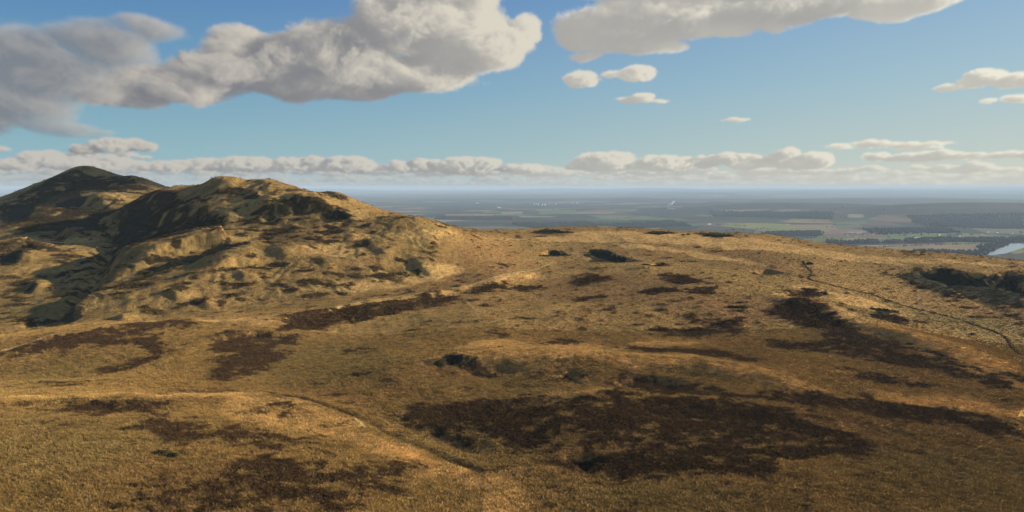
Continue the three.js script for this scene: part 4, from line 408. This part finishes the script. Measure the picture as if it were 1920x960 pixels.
{ // woods and hedges of the valley
  const r = rng(61), lump = new THREE.IcosahedronGeometry(1, 2), pa = lump.attributes.position;
  for (let i = 0; i < pa.count; i++) { const x = pa.getX(i), y = pa.getY(i), z = pa.getZ(i), k = 1 + 0.35 * noise(x * 1.9 + 4, z * 1.9 + y * 2.3); pa.setXYZ(i, x * k * 0.8, y * k, z * k * 0.8); }
  lump.translate(0, 0.8, 0); lump.computeVertexNormals();
  const M = [], C = [], m = new THREE.Matrix4(), q = new THREE.Quaternion(), up = new THREE.Vector3(0, 1, 0);
  const plant = (x, z, h) => { m.compose(new THREE.Vector3(x, plainHeight(x, z) - 0.6, z), q.setFromAxisAngle(up, r() * 6), new THREE.Vector3(h * (0.4 + 0.25 * r()), h * 0.55, h * (0.4 + 0.25 * r()))); for (const e of m.elements) M.push(e); const k = 0.7 + 0.7 * r(), b = r() < 0.35 ? 1.5 : 1; C.push(0.024 * k * b, 0.028 * k, 0.016 * k); };
  for (const p of WOODS) {
    const xs = p.map((a) => a[0]), zs = p.map((a) => a[1]), x0 = min(...xs), x1 = max(...xs), z0 = min(...zs), z1 = max(...zs), n = min(4200, (x1 - x0) * (z1 - z0) / 260);
    const inside = (x, z) => { let c = false; for (let i = 0, j = p.length - 1; i < p.length; j = i++) if ((p[i][1] > z) !== (p[j][1] > z) && x < (p[j][0] - p[i][0]) * (z - p[i][1]) / (p[j][1] - p[i][1]) + p[i][0]) c = !c; return c; };
    for (let k = 0; k < n; k++) { const x = lerp(x0, x1, r()), z = lerp(z0, z1, r()); if (inside(x + 60 * noise(x / 90, z / 90), z)) plant(x, z, 8 + 9 * r()); }
  }
  for (const p of HEDGES) for (let i = 0; i < p.length - 1; i++) { const d = hypot(p[i + 1][0] - p[i][0], p[i + 1][1] - p[i][1]); for (let k = 0; k < d / 7; k++) if (noise(k * 0.21 + i, d) > -0.25) { const t = r(); plant(lerp(p[i][0], p[i + 1][0], t) + 6 * (r() - 0.5), lerp(p[i][1], p[i + 1][1], t), 3 + 8 * r() * r()); } }
  for (let k = 0; k < 2600; k++) { const Z = 3300 * pow(3.4, r()), x = (r() * 2 - 1) * Z * 0.8; if (fbm(x / 900, Z / 400, 3) > 0.2) plant(x, -Z, 6 + 8 * r()); }
  const w = new THREE.InstancedMesh(lump, new THREE.MeshPhysicalMaterial(dull), M.length / 16); w.instanceMatrix.array.set(M); w.instanceColor = new THREE.InstancedBufferAttribute(new Float32Array(C), 3);
  w.name = 'valley_woodland'; scene.add(w); tag(w, 'dark bare woods and hedges spread across the distant valley', 'woodland', null, 'stuff'); console.log('trees', M.length / 16);
}
{ // houses and barns of the valley
  const walls = { farm: mat(0.8, 0.78, 0.72), barn: mat(0.72, 0.73, 0.73), town: mat(0.5, 0.47, 0.43) }, slate = mat(0.12, 0.12, 0.13), tin = mat(0.55, 0.57, 0.6, { roughness: 0.5 }), dark = mat(0.03, 0.035, 0.04, { roughness: 0.2 });
  const words = {
    farm: ['white farmhouse alone at the edge of the bright green field', 'small white farmhouse beside the yellow green strip field', 'white cottage between two dark clumps of trees', 'white house near the long barn in the valley', 'tall pale house among the roofs of the far town', 'white house in the hedged fields'],
    barn: ['long white barn among trees near the river flat', 'large pale shed far off in the blue haze', 'pale shed standing beyond the orange field in the haze'],
  }, used = { farm: 0, barn: 0 };
  for (const [x, z, l, w, h, turn, kind] of [[1728,-5946,30,10,8,20,"farm"], [2395,-5899,16,8,7,10,"farm"], [2215,-4053,14,8,7,-15,"farm"], [2547,-4269,46,14,7,8,"barn"], [2548,-4118,14,9,9,30,"farm"], [3436,-4812,24,10,10,20,"farm"], [-199,-10607,60,24,10,5,"barn"], [-672,-13212,60,24,10,5,"barn"], [2482,-4514,15,11,8,9,"town"], [3252,-4698,16,9,6,19,"town"], [2910,-4793,24,9,8,-16,"town"], [3059,-4661,20,9,7,-20,"town"], [2756,-4774,14,11,10,-25,"town"], [2349,-4717,22,10,6,6,"town"], [2266,-4605,21,11,7,24,"town"], [3288,-4569,12,9,10,-8,"town"], [3311,-4698,23,9,6,-33,"town"], [2456,-4717,26,10,9,5,"town"], [3019,-4587,25,11,9,-32,"town"], [2831,-4831,20,10,6,-25,"town"], [2792,-4755,23,9,9,-1,"town"], [2921,-4532,25,8,9,-12,"town"], [2414,-4661,19,11,7,-39,"town"], [3490,-4870,19,11,8,-4,"town"], [3428,-4890,20,9,10,24,"town"], [2385,-4717,18,10,7,-11,"town"], [3349,-4569,18,11,7,-33,"town"], [2911,-4624,25,11,9,21,"town"], [3133,-4624,23,11,7,-33,"town"], [2625,-4736,17,10,6,-4,"town"], [3376,-4793,13,9,6,25,"town"], [2539,-4736,23,10,8,33,"town"], [2263,-4461,20,9,9,13,"town"], [3666,-4890,20,9,9,-21,"town"], [2302,-4605,17,11,8,-7,"town"], [3076,-4679,25,10,8,-23,"town"], [2993,-4605,23,11,7,-6,"town"], [2853,-4736,17,9,8,-19,"town"], [2475,-4698,14,9,9,8,"town"], [3551,-4717,20,10,9,9,"town"], [2998,-4642,17,10,8,-15,"town"], [2664,-4793,17,8,7,-35,"town"], [2652,-4698,20,10,8,-27,"town"], [3369,-4642,19,10,8,-27,"town"], [2990,-4532,23,9,6,34,"town"], [3389,-4642,23,8,9,-25,"town"], [2480,-4661,12,11,7,19,"town"], [2955,-4587,20,11,8,0,"town"], [2651,-4569,16,10,6,-21,"town"], [2906,-4793,15,11,7,-23,"town"], [3351,-4698,21,11,9,-19,"town"], [2267,-4587,22,10,7,11,"town"], [3547,-4812,16,9,8,39,"town"], [2939,-4551,21,9,7,-12,"town"]]) {
    const o = base(kind === 'barn' ? 'barn' : 'house', x, plainHeight(x, z) - 0.3, z, R(turn)), g = new THREE.BoxGeometry(l, h, w); g.translate(0, h / 2, 0);
    part('wall', g, walls[kind], o);
    const rh = w * 0.42, s = new THREE.Shape([[-w / 2 - 0.6, 0], [w / 2 + 0.6, 0], [0, rh]].map(([a, b]) => new THREE.Vector2(a, b))), rg = new THREE.ExtrudeGeometry(s, { depth: l + 1, bevelEnabled: false }); rg.rotateY(PI / 2); rg.translate(-l / 2 - 0.5, h + 0.01, 0);
    const roof = part('roof', rg, kind === 'barn' ? tin : slate, o);
    if (kind !== 'barn') { const c = new THREE.BoxGeometry(1.6, 2.6, 1.2); c.translate(-l / 2 + 1.4, h + rh + 0.4, 0); part('chimney', c, walls[kind], roof); }
    const d = new THREE.BoxGeometry(kind === 'barn' ? 5 : 1.2, kind === 'barn' ? 4.5 : 2.2, 0.2); d.translate(l * 0.1, kind === 'barn' ? 2.3 : 1.1, w / 2 + 0.12); part('door', d, dark, o);
    for (const u of [-0.32, 0.32]) { const v = new THREE.BoxGeometry(1.5, 1.5, 0.2); v.translate(l * u, h * 0.55, w / 2 + 0.12); part('window', v, dark, o); }
    if (kind === 'town') tag(o, 'small grey house in the far town below the wooded hill', 'house', 'houses of the far town'); else { const t = words[kind][used[kind]++]; tag(o, t, kind === 'barn' ? 'barn' : 'house'); }
  }
  const white = mat(0.6, 0.6, 0.58);
  for (const [x, z, w] of [[345,-12247,18], [393,-12247,14], [432,-12247,16], [470,-12247,15], [540,-12101,18], [578,-11909,20], [809,-12594,12], [1170,-13107,14], [1252,-13107,16]]) {
    const h = 30 + (w * 7) % 9, o = base('tower_block', x, plainHeight(x, z) - 0.5, z, 0.6), g = new THREE.BoxGeometry(w, h, w * 0.8); g.translate(0, h / 2, 0); part('wall', g, white, o);
    const k = new THREE.BoxGeometry(w * 0.5, 3, w * 0.4); k.translate(0, h + 1.52, 0); part('roof', k, slate, o);
    for (let f = 0; f < 5; f++) { const b = new THREE.BoxGeometry(w * 0.8, 1.8, 0.3); b.translate(0, h * (0.12 + f * 0.19), w * 0.4 + 0.17); part('window', b, dark, o); }
    tag(o, 'white tower block catching the sun in the distant row', 'tower block', 'white tower blocks on the far plain');
  }
}
{ // works with its steam
  const [[x, z]] = [[2111,-9042]], y = plainHeight(x, z) - 0.5, o = base('factory', x, y, z, 0.3), r = rng(4);
  const hall = new THREE.BoxGeometry(110, 14, 40); hall.translate(0, 7, 0); part('wall', hall, mat(0.22, 0.22, 0.22), o);
  const rf = new THREE.BoxGeometry(112, 1.2, 42); rf.translate(0, 14.62, 0); part('roof', rf, mat(0.14, 0.14, 0.15), o);
  const ch = new THREE.CylinderGeometry(2.2, 3.4, 46, 14); ch.translate(-18, 23, -26); part('chimney', ch, mat(0.55, 0.52, 0.5), o);
  tag(o, 'low grey factory with a chimney under the white steam', 'factory');
  const lumps = []; const c = cos(0.3), s = sin(0.3), cx = x - 18 * c - 26 * s, cz = z + 18 * s - 26 * c;
  [[0, 52, 7], [8, 62, 12], [22, 70, 16], [2, 70, 11], [38, 78, 15], [52, 92, 12], [66, 102, 9]].forEach(([dx, dy, q], i) => { const g = new THREE.IcosahedronGeometry(q, 4), p = g.attributes.position; for (let k = 0; k < p.count; k++) { const n = 1 + 0.28 * fbm(p.getX(k) / 7 + i * 9, (p.getY(k) + p.getZ(k)) / 7, 3); p.setXYZ(k, p.getX(k) * n, p.getY(k) * n, p.getZ(k) * n); } g.translate(cx + dx, y + dy, cz + (r() - 0.5) * 8); lumps.push(g); });
  const g = mergeGeometries(lumps); g.computeVertexNormals();
  tag(top('steam_plume', g, mat(0.9, 0.9, 0.9, { roughness: 1 })), 'small bright white steam plume rising from the distant factory', 'steam', null, 'stuff');
}

{ // a low cumulus out to the right; its shadow lies on the summit hill
  const along = 3300, ox = -500, oz = -800, oy = 55, c = new THREE.Vector3(ox + sunDir.x * along, oy + sunDir.y * along, oz + sunDir.z * along), r = rng(91), lumps = [], sx = -sunDir.z / cos(R(SUN_UP)), sz = sunDir.x / cos(R(SUN_UP));
  for (let k = 0; k < 22; k++) {
    const u = (r() * 2 - 1), w = (r() * 2 - 1), q = 24 + 20 * r() * (1 - 0.5 * abs(u)), g = new THREE.IcosahedronGeometry(q, 5), p = g.attributes.position;
    for (let v = 0; v < p.count; v++) { const n = 1 + 0.3 * fbm(p.getX(v) / 22 + k * 5, (p.getY(v) * 1.3 + p.getZ(v)) / 22, 4); p.setXYZ(v, p.getX(v) * n * 1.2, max(p.getY(v) * n, -14 + p.getY(v) * 0.2), p.getZ(v) * n * 1.2); }
    g.translate(c.x + sx * u * 125 + sunDir.x * w * 70, c.y + r() * 8, c.z + sz * u * 125 + sunDir.z * w * 70); lumps.push(g);
  }
  const g = mergeGeometries(lumps); g.computeVertexNormals();
  tag(top('cloud', g, mat(0.9, 0.9, 0.9, { roughness: 1 })), 'low white cumulus cloud drifting past beyond the moor', 'cloud', null, 'structure');
}

// ---------------------------------------------------------------- things on the moor
{ // dark turf bank that runs down the right-hand slope
  const curve = new THREE.CatmullRomCurve3(([[204.5,-475.2], [199.9,-458.3], [196.5,-442.0], [187.2,-422.2], [195.5,-411.2], [211.4,-391.5], [219.9,-373.8], [229.8,-360.9], [234.4,-337.9], [231.5,-315.0], [219.3,-291.6], [211.6,-275.4]]).map(([x, z]) => new THREE.Vector3(x, 0, z))), n = 420, pts = curve.getSpacedPoints(n), p = [], idx = [], M = 9, r = rng(8);
  for (let i = 0; i <= n; i++) {
    const a = pts[max(0, i - 1)], b = pts[min(n, i + 1)], dx = b.x - a.x, dz = b.z - a.z, d = hypot(dx, dz), nx = dz / d, nz = -dx / d, w = 0.7 + 0.35 * noise(i * 0.09, 2), h = (0.38 + 0.55 * noise(i * 0.1, 7) + 0.35 * noise(i * 0.43, 3)) * min(1, i / 8, (n - i) / 8);
    for (let k = 0; k < M; k++) { const t = k / (M - 1) * 2 - 1, x = pts[i].x + nx * t * w, z = pts[i].z + nz * t * w; p.push(x, height(x, z) - 0.12 + max(0, h) * pow(1 - t * t, 0.8) + 0.12 * noise(x * 1.4, z * 1.4) * (1 - t * t), z); }
    if (i < n) for (let k = 0; k < M - 1; k++) { const q = i * M + k; idx.push(q, q + M, q + 1, q + 1, q + M, q + M + 1); }
  }
  const g = new THREE.BufferGeometry(); g.setAttribute('position', new THREE.BufferAttribute(new Float32Array(p), 3)); g.setIndex(idx); g.computeVertexNormals();
  const bank = top('turf_bank', g, mat(0.06, 0.042, 0.024, { side: THREE.DoubleSide })), tufts = new THREE.InstancedMesh(sprig, mat(0.06, 0.044, 0.024, { side: THREE.DoubleSide }), 520), m = new THREE.Matrix4(), q = new THREE.Quaternion();
  for (let k = 0; k < 520; k++) { const c = pts[floor(r() * n)], x = c.x + (r() - 0.5) * 2.2, z = c.z + (r() - 0.5) * 2.2, t = 0.7 + 0.9 * r(); tufts.setMatrixAt(k, m.compose(new THREE.Vector3(x, height(x, z) + 0.25 * r(), z), q.setFromAxisAngle(new THREE.Vector3(0, 1, 0), r() * 6), new THREE.Vector3(t, t, t))); }
  tufts.name = 'heather_tufts'; tufts.userData.kind = 'stuff'; bank.add(tufts);
  tag(bank, 'low dark turf bank winding down the grassy slope', 'bank');
}
{ // evergreen thickets
  const leaf = mat(0.03, 0.036, 0.018, { side: THREE.DoubleSide }), wood = mat(0.08, 0.06, 0.045);
  const words = ['long dark thicket on the skyline above the pale knoll', 'small dark bush tailing off the skyline thicket', 'dark thicket on the skyline in front of the far woods', 'widest and flattest dark thicket along the skyline', 'upright dark bush at the top end of the turf bank', 'lone dark bush above the thin track in the grass', 'dark spreading bush beside the turf bank', 'faint low bush right of the hollow in the mid slope', 'dark green thicket on the shoulder of the craggy hill', 'single grey green bush on the near grassy mound', 'small dark bush between the skyline thickets'];
  ([[33.1,-601.8,9,1.1,5,5], [46.7,-593.5,6,1.1,4,4], [124.2,-580.6,9,1.0,5,5], [172.8,-570.4,13,0.9,6,6], [205.1,-465.3,2.0,2.2,2,1], [113.3,-337.5,3.4,1.4,2.5,3], [192.3,-350.4,4,1.2,3,3], [95.1,-459.2,4,1.0,3,2], [-125.4,-491.9,8,1.8,5,4], [-74.3,-141.2,1.8,0.9,1.6,2], [147.0,-574.9,3,1.2,2,2]]).forEach(([x, z, hw, hh, hd, n], i) => {
    const r = rng(200 + i), y0 = height(x, z), o = base('gorse_bush', x, y0, z), cores = [], leaves = [], stems = [];
    for (let k = 0; k < n; k++) {
      const lx = n > 1 ? (k / (n - 1) * 2 - 1) * hw * 0.8 : 0, lz = (r() - 0.5) * hd, rx = hw / n * 1.5 * (0.8 + 0.4 * r()), rz = hd * 0.5 * (0.7 + 0.5 * r()), h = hh * (0.6 + 0.5 * r()) * (1 - 0.3 * abs(lx / hw)), ly = height(x + lx, z + lz) - y0;
      const c = new THREE.IcosahedronGeometry(1, 3), p = c.attributes.position;
      for (let v = 0; v < p.count; v++) { const a = p.getX(v), b = p.getY(v), e = p.getZ(v), q = 0.85 + 0.3 * fbm(a * 2 + k * 7, b * 2 + e * 2.7, 3); const X = lx + a * rx * q, Zz = lz + e * rz * q; p.setXYZ(v, X, height(x + X, z + Zz) - y0 + max(-0.3, b * h * q * 0.9), Zz); }
      cores.push(c);
      const L = floor(70 * rx * rz) + 120;
      for (let v = 0; v < L; v++) { const a = r() * 2 * PI, u = sqrt(r()), X = lx + cos(a) * rx * u, Zz = lz + sin(a) * rz * u, Y = height(x + X, z + Zz) - y0 + h * sqrt(1 - u * u) * (0.75 + 0.4 * r()), s = 0.28; for (let t = 0; t < 3; t++) leaves.push(X + (r() - 0.5) * s * 2, Y + (r() - 0.3) * s * 1.8, Zz + (r() - 0.5) * s * 2); }
      const st = new THREE.CylinderGeometry(0.05, 0.09, h * 0.8, 6); st.translate(lx, ly + h * 0.4 - 0.1, lz); stems.push(st);
    }
    const g = new THREE.BufferGeometry(); g.setAttribute('position', new THREE.BufferAttribute(new Float32Array(leaves), 3)); g.computeVertexNormals();
    const core = mergeGeometries(cores); core.deleteAttribute('uv'); const cg = core.index ? core.toNonIndexed() : core; cg.computeVertexNormals();
    part('foliage', mergeGeometries([cg, g]), leaf, o); stems.forEach((s) => part('stem', s, wood, o));
    tag(o, words[i], 'bush');
  });
}
{ // rocks of the crag
  const stone = mat(0.15, 0.135, 0.11, { roughness: 0.9, flatShading: true }), words = (i) => i < 7 || i === 11 || i === 12 ? ['pale grey rock jutting from the crag beside the gully', 'rocks of the crag beside the gully'] : i < 10 ? ['pale rock on the brown slope right of the gully', 'rocks right of the gully'] : ['small grey rock showing through the hill grass', 'scattered rocks in the hill grass'];
  ([[-292.1,-460.0,3.2], [-289.7,-451.5,2.6], [-288.1,-440.9,2.4], [-289.4,-438.6,1.8], [-286.3,-429.3,1.6], [-305.9,-498.7,1.8], [-314.9,-517.2,1.5], [-212.1,-483.8,1.8], [-212.7,-479.7,1.2], [-210.7,-489.6,1.2], [-364.0,-638.1,1.6], [-282.5,-446.7,1.6], [-281.3,-418.9,1.4], [-366.6,-541.4,1.4], [-340.2,-552.8,1.2], [-146.2,-441.6,1.0], [-58.1,-385.8,0.8]]).forEach(([x, z, size], i) => {
    const s = size * 0.7;
    const g = new THREE.IcosahedronGeometry(1, 3), p = g.attributes.position;
    for (let v = 0; v < p.count; v++) { const a = p.getX(v), b = p.getY(v), c = p.getZ(v), q = 1 + 0.45 * fbm(a * 1.3 + i * 11, b * 1.7 + c * 1.3 + i, 3) + 0.12 * abs(noise(a * 5 + i, b * 5 + c * 4)); p.setXYZ(v, a * q * s * 0.75, max(-0.6, b * q * 1.1) * s * 0.8, c * q * s * 0.5); }
    g.computeVertexNormals(); g.translate(0, s * 0.1, 0);
    const m = top('rock', g, stone); m.position.set(x, height(x, z), z); m.rotation.y = i * 1.7;
    const [l, gr] = words(i); tag(m, l, 'rock', gr);
  });
}
{ // cairn on the shoulder and a post on the skyline
  const [[cx, cz], [px, pz]] = [[-69.6,-484.6], [72.8,-617.9]], r = rng(12), o = base('cairn', cx, height(cx, cz), cz), st = mat(0.2, 0.18, 0.16), variants = [0, 1, 2].map((v) => { const g = new THREE.DodecahedronGeometry(0.42, 1), p = g.attributes.position; for (let k = 0; k < p.count; k++) { const q = 1 + 0.3 * noise(p.getX(k) * 4 + v * 9, p.getY(k) * 4 + p.getZ(k) * 3); p.setXYZ(k, p.getX(k) * q, p.getY(k) * q * 0.7, p.getZ(k) * q); } g.computeVertexNormals(); return g; });
  for (let lv = 0; lv < 4; lv++) for (let k = 0; k < 8 - lv * 2; k++) { const a = k / (8 - lv * 2) * 2 * PI + lv, d = 0.95 - lv * 0.28; const m = part('stone', variants[(k + lv) % 3], st, o); m.position.set(cos(a) * d, 0.15 + lv * 0.42, sin(a) * d); m.rotation.set(r(), r() * 6, r()); }
  tag(o, 'small stone cairn on the rounded shoulder left of the skyline', 'cairn');
  const q = base('fence_post', px, height(px, pz), pz), c = new THREE.CylinderGeometry(0.12, 0.14, 2, 8); c.translate(0, 0.85, 0); part('shaft', c, mat(0.1, 0.08, 0.06), q); const cap = new THREE.ConeGeometry(0.13, 0.12, 8); cap.translate(0, 1.915, 0); part('cap', cap, mat(0.1, 0.08, 0.06), q);
  tag(q, 'lone dark wooden post on the grassy skyline', 'post');
}
renderer.render(scene, camera);
